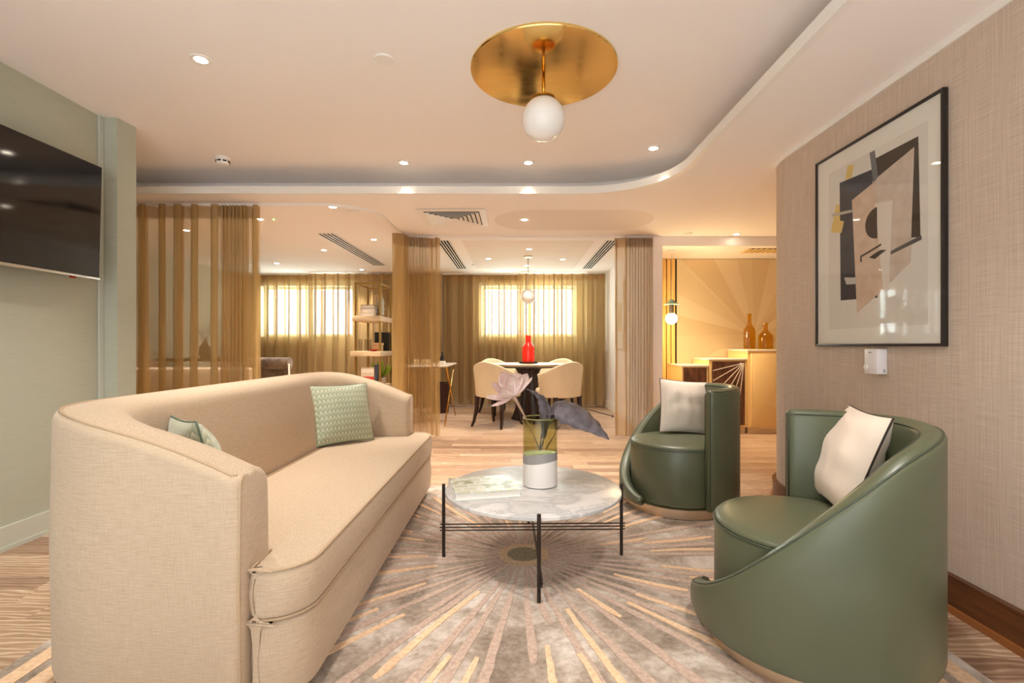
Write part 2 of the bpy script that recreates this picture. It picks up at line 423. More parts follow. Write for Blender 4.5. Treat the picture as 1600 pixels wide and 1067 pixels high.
struct(box('wall_bar_side', 4.2, 4.35, 3.4, 6.2, 0, ZS, M['plaster']), 'plain side wall beyond the cabinets').name = 'wall_bar_end'
struct(wall_with_holes(-2.7, 1.9, -2.55, -2.4, ZC + .1, [(-2.1, 1.3, .5, 2.2)]).build('wall_rear', M['plaster']), 'plain wall behind the viewer')
# windows
def window(name, x0, x1, y, z0, z1, label, bars):
    fr = MB(); t = .045
    fr.box(x0, x0 + t, y - .03, y + .03, z0, z1); fr.box(x1 - t, x1, y - .03, y + .03, z0, z1)
    fr.box(x0 + t, x1 - t, y - .03, y + .03, z0, z0 + t); fr.box(x0 + t, x1 - t, y - .03, y + .03, z1 - t, z1)
    o = struct(fr.build(name, M['win_frame']), label)
    xm = (x0 + x1) / 2
    box('mullion', xm - .02, xm + .02, y - .025, y + .025, z0 + t, z1 - t, M['win_frame'], o)
    for a, b in ((x0 + t, xm - .02), (xm + .02, x1 - t)):
        box('pane', a, b, y - .004, y + .004, z0 + t, z1 - t, M['pane'], o)
    for k in range(bars):
        zz = z0 + t + (z1 - z0 - 2 * t) * (k + .7) / (bars + .4)
        MB().tube([(x0, y + .05, zz), (x1, y + .05, zz)], .008).build('guard_bar', M['win_frame'], o)
    return o
M['win_frame'] = mat('pale_green_frame', (206, 222, 206), .5)
window('window_1', *WL, 8.30, *WZ, 'bright window of the curtained bay behind sheer voile', 1)
window('window_2', *WD, 8.30, *WZ, 'bright window of the dining nook behind sheer voile', 4)
window('fill_window', -2.1, 1.3, -2.47, .5, 2.2, 'unseen window added behind the viewer for fill light', 0)  # out of view, added as the opening for the rear fill light
for x0, x1 in (WL, WD):
    pass

# slats and radiating metal panels on the bar wall
x = 1.60
while x < 1.99:
    box('slat', x, min(x + .044, 2.0), 6.06, 6.10, 0, 2.075, M['slat'], wb, b=.003); x += .056
RX, RZ = 2.97, 1.14; PX0, PX1, PZ0, PZ1 = 2.01, 4.2, 0.0, 2.075
def edge_pt(t):
    dx, dz = cos(t), sin(t); k = 1e9
    if dx > 1e-9: k = min(k, (PX1 - RX) / dx)
    if dx < -1e-9: k = min(k, (PX0 - RX) / dx)
    if dz > 1e-9: k = min(k, (PZ1 - RZ) / dz)
    if dz < -1e-9: k = min(k, (PZ0 - RZ) / dz)
    return (RX + dx * k, RZ + dz * k)
def ray_metal(i, rgb, rough, ang):
    m = mat('brushed_ray_%d' % i, rgb, rough, .35); bump(m, noise(m, coords(m, (400, 1, 3), 'World', (0, ang, 0)), 1, 2), .03, .0004); return m
rays = [0, 18, 36, 52, 63, 78, 92, 103, 118, 134, 152, 166, 181, 205, 232, 270, 310, 338, 360]
cols = [(226, 206, 166), (232, 214, 178), (222, 200, 158)]
corner = [atan2(PZ1 - RZ, PX1 - RX), atan2(PZ1 - RZ, PX0 - RX), atan2(PZ0 - RZ, PX0 - RX) + 2 * pi, atan2(PZ0 - RZ, PX1 - RX) + 2 * pi]
for i in range(len(rays) - 1):
    a, b = R(rays[i]), R(rays[i + 1])
    ts = [a] + [c for c in corner if a + 1e-4 < c < b - 1e-4] + [b]
    pts = [(RX, RZ)] + [edge_pt(t) for t in ts]
    tilt = .006 if i % 2 else .0
    n = len(pts); y0 = 6.10; front = [(p[0], 6.088 - (tilt if k == 1 else 0) - (.004 if k == 0 else 0), p[1]) for k, p in enumerate(pts)]
    back = [(p[0], y0, p[1]) for p in pts]
    f = [tuple(range(n)), tuple(range(n, 2 * n))[::-1]] + [(k, (k + 1) % n, n + (k + 1) % n, n + k) for k in range(n)]
    mk('ray_panel', front + back, f, ray_metal(i, cols[i % 3], .34, (a + b) / 2), wb)
# ------------------------------------------------------------------ sweeps, cushions, pillows
def arc(cx, cy, r, a0, a1, n):
    return [(cx + r * cos(a0 + (a1 - a0) * k / n), cy + r * sin(a0 + (a1 - a0) * k / n)) for k in range(n + 1)]
def round_poly(pts, rad, n=6):
    """polygon with rounded corners (rad per corner)"""
    out = []; m = len(pts)
    for i in range(m):
        p = Vector(pts[i]).to_2d(); a = Vector(pts[i - 1]).to_2d(); b = Vector(pts[(i + 1) % m]).to_2d(); r = rad[i]
        if r <= 0: out.append(tuple(p)); continue
        u = (a - p).normalized(); w = (b - p).normalized(); ang = u.angle(w); d = r / math.tan(ang / 2)
        s = p + u * d; e = p + w * d; c = p + (u + w).normalized() * (r / sin(ang / 2))
        a0 = atan2(s.y - c.y, s.x - c.x); a1 = atan2(e.y - c.y, e.x - c.x)
        while a1 - a0 > pi: a1 -= 2 * pi
        while a1 - a0 < -pi: a1 += 2 * pi
        out += arc(c.x, c.y, r, a0, a1, n)
    return out
def inset(poly, d):
    m = len(poly); out = []
    area = sum(poly[i - 1][0] * poly[i][1] - poly[i][0] * poly[i - 1][1] for i in range(m))
    sg = 1 if area > 0 else -1
    for i in range(m):
        p = Vector(poly[i]); a = Vector(poly[i - 1]); b = Vector(poly[(i + 1) % m])
        e1 = (p - a); e2 = (b - p)
        n1 = Vector((-e1.y, e1.x)).normalized() if e1.length > 1e-7 else Vector((0, 0)); n2 = Vector((-e2.y, e2.x)).normalized() if e2.length > 1e-7 else Vector((0, 0))
        nn = n1 + n2
        nn = nn.normalized() if nn.length > 1e-6 else n1
        k = 1 / max(.5, nn.dot(n2 if n2.length else n1))
        out.append(tuple(p + nn * d * sg * k))
    return out
def cushion_mb(poly, z0, z1, r=.03, bulge=.012, crown=.012):
    rg = []
    for k in range(5):
        t = pi / 2 * k / 4; rg.append([(x, y, z0 + r * (1 - sin(t))) for x, y in inset(poly, r * (1 - cos(t)))])
    rg = rg[::-1]
    lo = [[(x, y, z0 + r * (1 - cos(pi / 2 * k / 4))) for x, y in inset(poly, r * (1 - sin(pi / 2 * k / 4)))] for k in range(5)]
    mid = [[(x, y, (z0 + z1) / 2) for x, y in inset(poly, -bulge)]]
    hi = [[(x, y, z1 - r * (1 - sin(pi / 2 * k / 4))) for x, y in inset(poly, r * (1 - cos(pi / 2 * k / 4)))] for k in range(5)]
    hi.append([(x, y, z1 + .0005) for x, y in inset(poly, r + .004)])
    b = MB().rings(lo + mid + hi, True, False); n = len(poly)
    from mathutils.geometry import tessellate_polygon
    last = hi[-1]; b.f += [tuple(len(b.v) - n + k for k in t) for t in tessellate_polygon([[Vector(p) for p in last]])]
    return b

def pillow(name, label, cat, size, thick, material, pipe, loc, rot, group=None, wr=.004, seed=0):
    """square scatter cushion standing in its own XZ plane, front towards -Y, bottom edge at the origin"""
    o = thing(name, label, cat, loc, 0, group); o.rotation_euler = rot
    N = 22; rnd = random.Random(seed); ph = [rnd.uniform(0, 6) for _ in range(6)]; h = size / 2
    def pt(u, v, s):
        pin = .055
        x = u * (1 - pin * (1 - v * v)) * h; z = v * (1 - pin * (1 - u * u)) * h + h
        t = thick / 2 * (max(0, 1 - u ** 2) ** .55) * (max(0, 1 - v ** 2) ** .55) + .003
        w = wr * (sin(7 * u + 5 * v + ph[0]) * sin(4 * v - 6 * u + ph[1]) + .6 * sin(13 * u * v + ph[2] + 4 * u)) * (1 - u ** 4) * (1 - v ** 4)
        return (x, s * (t + w), z)
    b = MB()
    for s in (-1, 1):
        v = [pt(-1 + 2 * i / N, -1 + 2 * j / N, s) for j in range(N + 1) for i in range(N + 1)]
        f = [(j * (N + 1) + i, j * (N + 1) + i + 1, (j + 1) * (N + 1) + i + 1, (j + 1) * (N + 1) + i) for j in range(N) for i in range(N)]
        b.add(v, f)
    b.build('cover', material, o, smooth=True, local=True)
    ed = [pt(-1 + 2 * i / N, -1, 0) for i in range(N)] + [pt(1, -1 + 2 * i / N, 0) for i in range(N)] + [pt(1 - 2 * i / N, 1, 0) for i in range(N)] + [pt(-1, 1 - 2 * i / N, 0) for i in range(N)]
    MB().tube(ed, .0036, 6, closed=True).build('piping', pipe, o, smooth=True, local=True)
    return o

# ------------------------------------------------------------------ sofa
sofa = thing('sofa', 'long cream linen sofa with rounded back and bench seat', 'sofa', (-.98, 2.32, 0))
XF, XB, YN, YF, RC = -.735, -1.40, 1.25, 3.39, .38
def sofa_path():
    p = []
    for k in range(9): p.append((XF + (XB + RC - XF) * k / 9, YN, (0, 1)))
    for k in range(13):
        t = -pi / 2 - (pi / 2) * k / 12; p.append((XB + RC + RC * cos(t), YN + RC + RC * sin(t), (-cos(t), -sin(t))))
    for k in range(1, 16): p.append((XB, YN + RC + (YF - YN - 2 * RC) * k / 16, (1, 0)))
    for k in range(13):
        t = pi - (pi / 2) * k / 12; p.append((XB + RC + RC * cos(t), YF - RC + RC * sin(t), (-cos(t), -sin(t))))
    for k in range(1, 10): p.append((XB + RC + (XF - XB - RC) * k / 9, YF, (0, -1)))
    return p
def sm(t): t = max(0, min(1, t)); return t * t * (3 - 2 * t)
def sofa_section(x, y, n, grow=0, fwd=0):
    d = (XF - x) / (XF - XB)                       # 0 at arm front, 1 at the back
    h = .665 + .155 * (1 - (1 - min(1, d / .95)) ** 2.0)
    th_t = .165 + .02 * sm((d - .5) / .5); th_b = .17 + .09 * sm((d - .6) / .4)
    z0 = .06
    ro, ri = .028, .055; s = []
    def P(o, z): s.append((x + n[0] * o, y + n[1] * o, z))
    P(.03 + grow, z0); P(.008 + grow, z0 + .012); P(grow, z0 + .04); P(grow - .006, h * .55); P(grow, h - ro)
    for k in range(1, 4): t = pi / 2 * k / 4; P(grow + ro * (1 - cos(t)), h - ro + ro * sin(t))
    P(grow + ro, h - grow * .6); P(th_t * .5, h + .010 - grow * .6); P(th_t - ri - grow, h - grow * .6)
    for k in range(1, 4): t = pi / 2 * k / 4; P(th_t - ri - grow + ri * sin(t), h - ri - grow * .6 + ri * cos(t))
    P(th_t - grow, h - ri - grow); P(th_t - grow + (th_b - th_t) * .5, h * .78); P(th_b - grow, .40); P(th_b - grow, .12); P(th_b - grow - .02, z0)
    return s
sp = sofa_path()
rings_ = [sofa_section(*q) for q in sp]
def shifted(q, dx, g): return [(a + dx, b, c) for a, b, c in sofa_section(q[0], q[1], q[2], g)]
pre = [shifted(sp[0], .030, .024), shifted(sp[0], .026, .012), shifted(sp[0], .014, .003)]
post = [shifted(sp[-1], .014, .003), shifted(sp[-1], .026, .012), shifted(sp[-1], .030, .024)]
MB().rings(pre + rings_ + post).build('back_and_arms', M['sofa'], sofa, smooth=True, autosmooth=60)
MB().tube([(*Vector(r[7])[:2], r[7][2] + .001) for r in [pre[2]] + rings_ + [post[0]]], .0035, 6).build('piping', M['sofa_pipe'], sofa, smooth=True)
for rr_ in (pre[1], post[1]):
    MB().tube([r for r in rr_[1:8]], .0035, 6).build('piping', M['sofa_pipe'], sofa, smooth=True)
tpoly = round_poly([(-1.13, 1.425), (-.716, 1.425), (-.706, 1.29), (-.555, 1.272), (-.555, 3.368), (-.706, 3.35), (-.716, 3.215), (-1.13, 3.215)], [.05, .0, .03, .115, .115, .03, .0, .05], 7)
cu = cushion_mb(tpoly, .272, .408, .022, .006, .014).build('seat_cushion', M['sofa'], sofa, smooth=True, autosmooth=60)
MB().tube([(x, y, .405) for x, y in inset(tpoly, .004)], .004, 6, closed=True).build('piping', M['sofa_pipe'], cu, smooth=True)
MB().tube([(x, y, .275) for x, y in inset(tpoly, .004)], .004, 6, closed=True).build('piping', M['sofa_pipe'], cu, smooth=True)
bpoly = inset(tpoly, .006)
cushion_mb(bpoly, .058, .27, .02, .004, .0).build('seat_base', M['sofa'], sofa, smooth=True, autosmooth=60)
ppoly = round_poly([(-1.34, 1.31), (-.63, 1.33), (-.63, 3.31), (-1.34, 3.33)], [.3, .08, .08, .3], 8)
MB().prism(ppoly, .0135, .062).build('plinth', M['plinth'], sofa, smooth=True, autosmooth=35)

# patterned sage cushions
m = M['sage_silk'] = mat('sage_silk_pattern', (160, 170, 146), .4, Sheen_Weight=.3)
vv = coords(m, (46, 1, 30)); sx = nd(m, 'ShaderNodeSeparateXYZ'); m.node_tree.links.new(vv, sx.inputs[0])
fx = math_(m, 'SUBTRACT', math_(m, 'FRACT', sx.outputs[0]), .5)
row = math_(m, 'FRACT', math_(m, 'ADD', sx.outputs[2], math_(m, 'MULTIPLY', math_(m, 'ABSOLUTE', fx), 1.3)))
pat = math_(m, 'MULTIPLY', row, math_(m, 'SUBTRACT', 1.0, math_(m, 'ABSOLUTE', fx)))
setcol(m, mixc(m, noise(m, coords(m), 5, 2), ramp(m, pat, [(.05, (138, 154, 138)), (.45, (164, 172, 146)), (.8, (200, 200, 172))]), ramp(m, pat, [(.05, (142, 150, 124)), (.5, (174, 178, 148)), (.85, (210, 208, 182))])))
bump(m, pat, .3, .002)
M['sage_pipe'] = mat('dark_sage_piping', (92, 108, 92), .6)
pillow('scatter_cushion', 'sage green patterned cushion at the far end of the sofa', 'cushion', .36, .13, M['sage_silk'], M['sage_pipe'], (-1.015, 2.94, .416), (R(-17), 0, R(43)), 'sage cushions on the sofa', .003, 1)
pillow('scatter_cushion', 'sage green cushion half hidden behind the near sofa arm', 'cushion', .36, .14, M['sage_silk'], M['sage_pipe'], (-1.00, 1.63, .416), (R(-14), R(3), R(135)), 'sage cushions on the sofa', .003, 2)

# ------------------------------------------------------------------ swivel armchairs
def armchair(label, cx, cy, a0, mir):
    o = thing('swivel_armchair', label, 'armchair', (cx, cy, 0), 0, 'green leather swivel armchairs')
    prof = [(0, .738), (60, .748), (107, .745), (130, .722), (147, .684), (165, .60), (184, .50), (200, .405), (222, .282), (240, .212), (262, .158), (278, .122), (288, .10)]
    def hz(s):
        for (s0, z0), (s1, z1) in zip(prof, prof[1:]):
            if s <= s1:
                return z0 + (z1 - z0) * (s - s0) / (s1 - s0)
        return prof[-1][1]
    def hs(s): return (hz(max(0, s - 8)) + hz(s) * 2 + hz(min(288, s + 8))) / 4
    def section(s, g=0, da=0):
        a = R(a0 + mir * (s + da)); h = hs(s) - g * .8
        fl = .02 * sm((s - 235) / 50)               # the tip stands away from the drum
        ri, ro = .291 + fl * 1.0 + g, .358 + fl * .6 - g
        if ri > ro - .01: ri = ro - .01
        z0 = .062; hb = min(.1, h - .02)
        P = [(ro - .02, z0 + g * .3), (ro - .004, z0 + .01), (ro, z0 + .03), (ro, max(z0 + .032, h - .10)), (ro, h - .012), (ro - .004, h - .004), (ro - .010, h)]
        mdl = (ri + ro) / 2
        P += [(mdl + .008, h + .010), (mdl - .01, h + .010), (ri + .014, h + .003), (ri + .005, h - .006), (ri, h - .02), (ri, max(z0 + .03, min(.36, h - .06))), (ri, z0 + .02), (ri + .01, z0 + g * .3)]
        return [(r * cos(a), r * sin(a), z) for r, z in P]
    ss = [i * 4 for i in range(72)] + [288]
    rg = [section(0, .02, -5.2), section(0, .009, -4.6), section(0, .002, -2.5)] + [section(s) for s in ss] + [section(288, .002, 1.5), section(288, .008, 2.4), section(288, .016, 2.8)]
    sh = MB().rings(rg).build('shell', M['leather'], o, smooth=True, local=True, autosmooth=70)
    def edge(i, s0, s1, off):
        return [(p[i][0] * (1 + off), p[i][1] * (1 + off), p[i][2]) for p in [section(s) for s in ss if s0 <= s <= s1]]
    MB().tube([rg[1][2]] + [rg[1][i] for i in range(3, 7)] + edge(6, 0, 288, .004), .0034, 6).build('piping', M['leather_pipe'], o, smooth=True, local=True)
    MB().tube([rg[1][i] for i in (12, 11, 10)] + edge(10, 0, 288, -.002), .0034, 6).build('piping', M['leather_pipe'], o, smooth=True, local=True)
    r = .287
    MB().lathe([(r - .02, .066), (r - .004, .07), (r, .085), (r, .385), (r - .003, .392)], n=64).build('seat_drum', M['leather'], o, smooth=True, local=True, autosmooth=50)
    MB().lathe([(r - .012, .388), (r - .002, .394), (r - .001, .402), (r - .012, .412), (r - .05, .422), (r - .12, .430), (.06, .434), (.005, .434)], n=64).build('seat_pad', M['leather'], o, smooth=True, local=True)
    MB().tube([((r + .001) * cos(2 * pi * k / 72), (r + .001) * sin(2 * pi * k / 72), .392) for k in range(72)], .0036, 6, closed=True).build('piping', M['leather_pipe'], o, smooth=True, local=True)
    MB().lathe([(.312, .0138), (.312, .066)], n=64).build('plinth_ring', M['bronze'], o, smooth=True, local=True, autosmooth=40)
    return o
armchair('green leather swivel armchair nearest the viewer under the framed picture', .98, 1.65, 66, -1)
armchair('green leather swivel armchair further back beside the wall corner', 1.02, 3.075, -74, 1)
pillow('satin_cushion', 'ivory satin cushion with dark piping on the nearest armchair', 'cushion', .36, .14, M['satin'], M['dark_pipe'], (1.13, 1.76, .43), (R(-20), 0, R(-106)), 'ivory cushions on the armchairs', .0045, 5)
pillow('satin_cushion', 'ivory satin cushion standing on the further armchair', 'cushion', .345, .12, M['satin'], M['dark_pipe'], (1.10, 3.19, .43), (R(-9), R(5), R(10)), 'ivory cushions on the armchairs', .0045, 9)

# ------------------------------------------------------------------ coffee table
TX, TY = .083, 2.30
ct = thing('coffee_table', 'round white marble coffee table on black rod legs', 'coffee table', (TX, TY, 0))
MB().lathe([(.402, .318), (.408, .322), (.408, .334), (.402, .338)], TX, TY, 0, 96).build('marble_top', M['marble'], ct, smooth=True, autosmooth=50)
for k in range(4):
    a = pi / 2 * k + .02
    x, y = TX + .418 * cos(a), TY + .418 * sin(a)
    MB().tube([(x, y, .0138), (x, y, .352)], .0078, 12).build('leg', M['black_metal'], ct, smooth=True, autosmooth=40)
for ax in (0, 1):
    for k in range(3):
        z = .131 + .0145 * k - (.022 if ax else 0); d = .437
        e = .011
        p = [(TX - d, TY - d * .02 + e, z), (TX + d, TY + d * .02 + e, z)] if ax == 0 else [(TX + e + d * .02, TY - d, z - .03), (TX + e - d * .02, TY + d, z - .03)]
        MB().tube(p, .0032, 8).build('cross_bar', M['black_metal'], ct, smooth=True, autosmooth=40)

# book on the table
bk = thing('coffee_table_book', 'large pale art book lying on the marble coffee table', 'book', (-.145, 2.235, .339), R(13.5))
m = M['book_print'] = mat('printed_cover', (232, 232, 222), .3)
br = nd(m, 'ShaderNodeTexBrick'); br.offset = .5; br.inputs['Scale'].default_value = 1; br.inputs['Brick Width'].default_value = .07; br.inputs['Row Height'].default_value = .045; br.inputs['Mortar Size'].default_value = .006
br.inputs['Color1'].default_value = lin((190, 192, 164)); br.inputs['Color2'].default_value = lin((206, 205, 182)); br.inputs['Mortar'].default_value = lin((216, 217, 214))
m.node_tree.links.new(coords(m), br.inputs['Vector'])
setcol(m, mixc(m, math_(m, 'GREATER_THAN', noise(m, coords(m), 14, 2), .58), br.outputs['Color'], (150, 152, 122)))
M['page'] = mat('page_edges', (236, 230, 222), .8); M['cover_white'] = mat('cover_white', (238, 238, 232), .35)
MB().box(-.140, .140, -.118, .118, .004, .028).build('pages', M['page'], bk, local=True)
box('back_cover', -.145, .145, -.125, .125, 0, .004, M['cover_white'], bk, local=True)
box('front_cover', -.145, .145, -.125, .125, .028, .032, M['book_print'], bk, local=True)
box('spine', -.147, -.143, -.125, .125, .0, .032, M['cover_white'], bk, local=True)

# vase with flower, leaves and twigs
VX, VY, VZ, VR, VH = .118, 2.33, .3395, .082, .318
vs = thing('vase', 'cylindrical vase of olive glass over white ceramic on coffee table', 'vase', (VX, VY, VZ))
n = 48
def wav(t, a, p): return a * sin(t + p) + .4 * a * sin(2 * t + 1.3 * p)
def shell(z0f, z1f, r0, r1, top_cap=True):
    rg = [[(r * cos(2 * pi * k / n), r * sin(2 * pi * k / n), f(2 * pi * k / n)) for k in range(n)] for r, f in ((r0, z0f), (r0, z1f), (r1, z1f), (r1, z0f))]
    b = MB().rings(rg + [rg[0]], False, False); return b
zb = lambda t: .004; z1 = lambda t: .112 + wav(t, .008, 2.2); z2 = lambda t: .152 + wav(t, .007, 2.6); z3 = lambda t: VH
M['vase_white'] = mat('white_ceramic', (230, 224, 220), .3); M['vase_grey'] = mat('grey_ceramic', (150, 148, 146), .25)
MB().rings([[(r * cos(2 * pi * k / n), r * sin(2 * pi * k / n), (f(2 * pi * k / n))) for k in range(n)] for r, f in ((VR - .006, lambda t: 0), (VR, zb), (VR, z1))]).build('white_body', M['vase_white'], vs, smooth=True, local=True, autosmooth=50)
MB().rings([[(VR * cos(2 * pi * k / n), VR * sin(2 * pi * k / n), f(2 * pi * k / n)) for k in range(n)] for f in (z1, z2)]).build('grey_band', M['vase_grey'], vs, smooth=True, local=True, autosmooth=50)
shell(lambda t: z2(t) + .001, z3, VR, VR - .005).build('glass_body', M['olive_glass'], vs, smooth=True, local=True, autosmooth=50)
MB().tube([((VR - .0025) * cos(2 * pi * k / n), (VR - .0025) * sin(2 * pi * k / n), VH) for k in range(n)], .0035, 6, closed=True).build('rim', M['olive_rim'] if 'olive_rim' in M else mat('olive_rim', (140, 132, 84), .2), vs, smooth=True, local=True)
def petal(base, tip, width, cup, side, n=10, mname='petal', curl=.0):
    b, t = Vector(base), Vector(tip); ax = t - b; L_ = ax.length; d = ax.normalized(); s = Vector(side); s = (s - d * s.dot(d)).normalized(); nn = d.cross(s)
    v = []; f = []; K = 6
    for i in range(n + 1):
        u = i / n; w = width * (max(0, sin(pi * min(1, u ** 1.15))) ** .62 * .98 + .06 * (1 - u)) ; c = b + ax * u + nn * (cup * sin(pi * u * .9) + curl * u * u)
        for j in range(K + 1):
            q = -1 + 2 * j / K; v.append(c + s * q * w / 2 + nn * (-(q * q) * w * .28))
    for i in range(n):
        for j in range(K): f.append((i * (K + 1) + j, i * (K + 1) + j + 1, (i + 1) * (K + 1) + j + 1, (i + 1) * (K + 1) + j))
    return v, f
def thick(o, t):
    md = o.modifiers.new('thickness', 'SOLIDIFY'); md.thickness = t; return o
m = M['petal'] = mat('blush_petal', (226, 200, 190), .6, Subsurface_Weight=.15, Subsurface_Radius=(.02, .01, .01))
setcol(m, ramp(m, noise(m, coords(m, (40, 40, 8)), 1, 3), [(.3, (214, 180, 170)), (.7, (236, 214, 206))]))
M['stem'] = mat('dried_stem', (170, 138, 116), .7); M['leaf'] = mat('slate_leaf', (92, 84, 88), .6); M['twig'] = mat('dark_twig', (84, 62, 52), .7)
m = M['leaf']; setcol(m, ramp(m, noise(m, coords(m), 22, 4), [(.35, (76, 68, 72)), (.65, (112, 104, 110))]))
fw = thing('magnolia_flower', 'dried blush magnolia flower on a stem in the vase', 'flower', (VX, VY, VZ + .05))
B = Vector((-.008, 2.31, .760))
MB().tube([(VX - .0, VY + .01, VZ + .16), (.085, 2.325, .58), (.045, 2.315, .665), (.012, 2.312, .728), tuple(B)], [.0025, .003, .004, .0075, .011], 8).build('stem', M['stem'], fw, smooth=True)
tips = [((-.056, -.02, .118), .062, .02), ((.068, -.01, .108), .048, .02), ((.092, .02, .088), .036, .01), ((-.100, -.03, .070), .052, .02), ((-.132, -.03, .002), .036, .012), ((-.104, -.05, -.038), .022, .01), ((-.012, -.05, .104), .066, .022), ((.02, .06, .105), .06, -.02), ((-.05, .06, .09), .06, -.02), ((-.06, -.05, .045), .045, .01)]
for (dx, dy, dz), w, cu_ in tips:
    v, f = petal(B, B + Vector((dx, dy, dz)), w * 1.25, cu_ * 1.3, (1, .1, .35) if abs(dx) < .07 else (.2, 1, .6))
    thick(mk('petal', v, f, M['petal'], fw, smooth=True), .0015)
lf = thing('magnolia_leaf_spray', 'slate grey magnolia leaves arching out of the vase', 'leaf spray', (VX, VY, VZ + .05))
MB().tube([(VX + .0, VY, VZ + .17), (.128, 2.32, .60), (.14, 2.31, .67), (.165, 2.30, .715)], [.003, .004, .005, .004], 8).build('stem', M['leaf'], lf, smooth=True)
def leaf(cl, wd, side, fold=.25, droop=.0):
    cl = [Vector(c) for c in cl]; v = []; f = []; K = 6
    # smooth the centre line
    pts = []; ws = []
    for i in range(len(cl) - 1):
        for k in range(5):
            t = k / 5; p0 = cl[max(0, i - 1)]; p1 = cl[i]; p2 = cl[i + 1]; p3 = cl[min(len(cl) - 1, i + 2)]
            pts.append(.5 * ((2 * p1) + (p2 - p0) * t + (2 * p0 - 5 * p1 + 4 * p2 - p3) * t * t + (3 * p1 - p0 - 3 * p2 + p3) * t ** 3)); ws.append(wd[i] + (wd[i + 1] - wd[i]) * t)
    pts.append(cl[-1]); ws.append(wd[-1]); s0 = Vector(side)
    for i, p in enumerate(pts):
        d = (pts[min(i + 1, len(pts) - 1)] - pts[max(0, i - 1)]).normalized(); s = (s0 - d * s0.dot(d)).normalized(); nn = d.cross(s)
        if nn.z < 0: nn = -nn
        for j in range(K + 1):
            q = -1 + 2 * j / K; v.append(p + s * q * ws[i] / 2 - nn * abs(q) * ws[i] * fold + nn * .004 * sin(i * 1.7 + j))
    for i in range(len(pts) - 1):
        for j in range(K): f.append((i * (K + 1) + j, i * (K + 1) + j + 1, (i + 1) * (K + 1) + j + 1, (i + 1) * (K + 1) + j))
    return v, f
v, f = leaf([(.135, 2.32, .56), (.143, 2.30, .64), (.142, 2.28, .70), (.125, 2.27, .755), (.09, 2.26, .785), (.052, 2.25, .80)], [.012, .045, .06, .045, .022, .002], (.9, -.5, .1), .2)
thick(mk('leaf', v, f, M['leaf'], lf, smooth=True), .0015)
v, f = leaf([(.14, 2.29, .675), (.175, 2.27, .722), (.238, 2.25, .716), (.315, 2.23, .682), (.378, 2.22, .632), (.424, 2.21, .578)], [.03, .10, .145, .135, .085, .004], (-.25, -.75, -.62), .22)
thick(mk('leaf', v, f, M['leaf'], lf, smooth=True), .0015)
v, f = leaf([(.14, 2.31, .655), (.185, 2.30, .685), (.25, 2.28, .672), (.32, 2.26, .64), (.39, 2.25, .585)], [.02, .07, .085, .06, .004], (-.1, -1, .15), .35)
thick(mk('leaf', v, f, M['leaf'], lf, smooth=True), .0015)
tw = thing('dried_twig', 'thin dried twig reaching right out of the vase', 'twig', (VX, VY, VZ + .05))
MB().tube([(.12, 2.34, .50), (.16, 2.36, .62), (.25, 2.38, .685), (.35, 2.39, .69), (.475, 2.40, .655)], .0022, 6).build('stem', M['twig'], tw, smooth=True)
MB().sphere((.478, 2.40, .654), .006, 10, 6).build('bud', M['twig'], tw, smooth=True)
for k, (a, b) in enumerate((((.15, 2.36, .50), (.215, 2.40, .605)), ((.145, 2.37, .50), (.225, 2.41, .61)), ((.13, 2.35, .5), (.145, 2.37, .59)))):
    MB().tube([a, b], .0014, 5).build('stalk', M['twig'], tw, smooth=True)

# ------------------------------------------------------------------ rug
m = M['rug'] = mat('mottled_rug', (170, 152, 136), .95, spec=.1, Sheen_Weight=.2)
n1 = noise(m, coords(m, (1, 1, 1), 'World'), 3.6, 7, .66, .5); n2 = noise(m, coords(m, (1, 1, 1), 'World'), 60, 3)
c1 = ramp(m, n1, [(.36, (124, 106, 90)), (.49, (164, 146, 130)), (.62, (220, 209, 199))])
setcol(m, mixc(m, .25, c1, ramp(m, n2, [(.3, (120, 104, 90)), (.7, (216, 204, 192))]))); bump(m, n2, .4, .004)
def pile(name, a, b):
    m = mat(name, a, .95, spec=.1, Sheen_Weight=.2); n = noise(m, coords(m, (1, 1, 1), 'World'), 70, 3); setcol(m, ramp(m, n, [(.3, a), (.7, b)])); bump(m, n, .3, .003); return m
M['ray_taupe'] = pile('taupe_pile', (176, 150, 134), (204, 180, 164)); M['ray_peach'] = pile('peach_pile', (216, 178, 140), (240, 208, 174)); M['ray_tan'] = pile('tan_pile', (184, 154, 120), (208, 180, 148))
M['ray_moss'] = pile('moss_pile', (104, 92, 66), (150, 136, 104))
GX0, GX1, GY0, GY1, GC = -1.57, 1.41, 1.14, 3.48, Vector((.04, 2.32))
rug = thing('area_rug', 'mottled grey beige rug with radiating sunburst stripes', 'rug', (-.08, 2.31, 0))
MB().box(GX0, GX1, GY0, GY1, 0, .010, .003).build('pile', M['rug'], rug)
rnd = random.Random(11)
def clip_r(t):
    dx, dy = cos(t), sin(t); k = 9
    if dx > 1e-6: k = min(k, (GX1 - .01 - GC.x) / dx)
    if dx < -1e-6: k = min(k, (GX0 + .01 - GC.x) / dx)
    if dy > 1e-6: k = min(k, (GY1 - .01 - GC.y) / dy)
    if dy < -1e-6: k = min(k, (GY0 + .01 - GC.y) / dy)
    return k
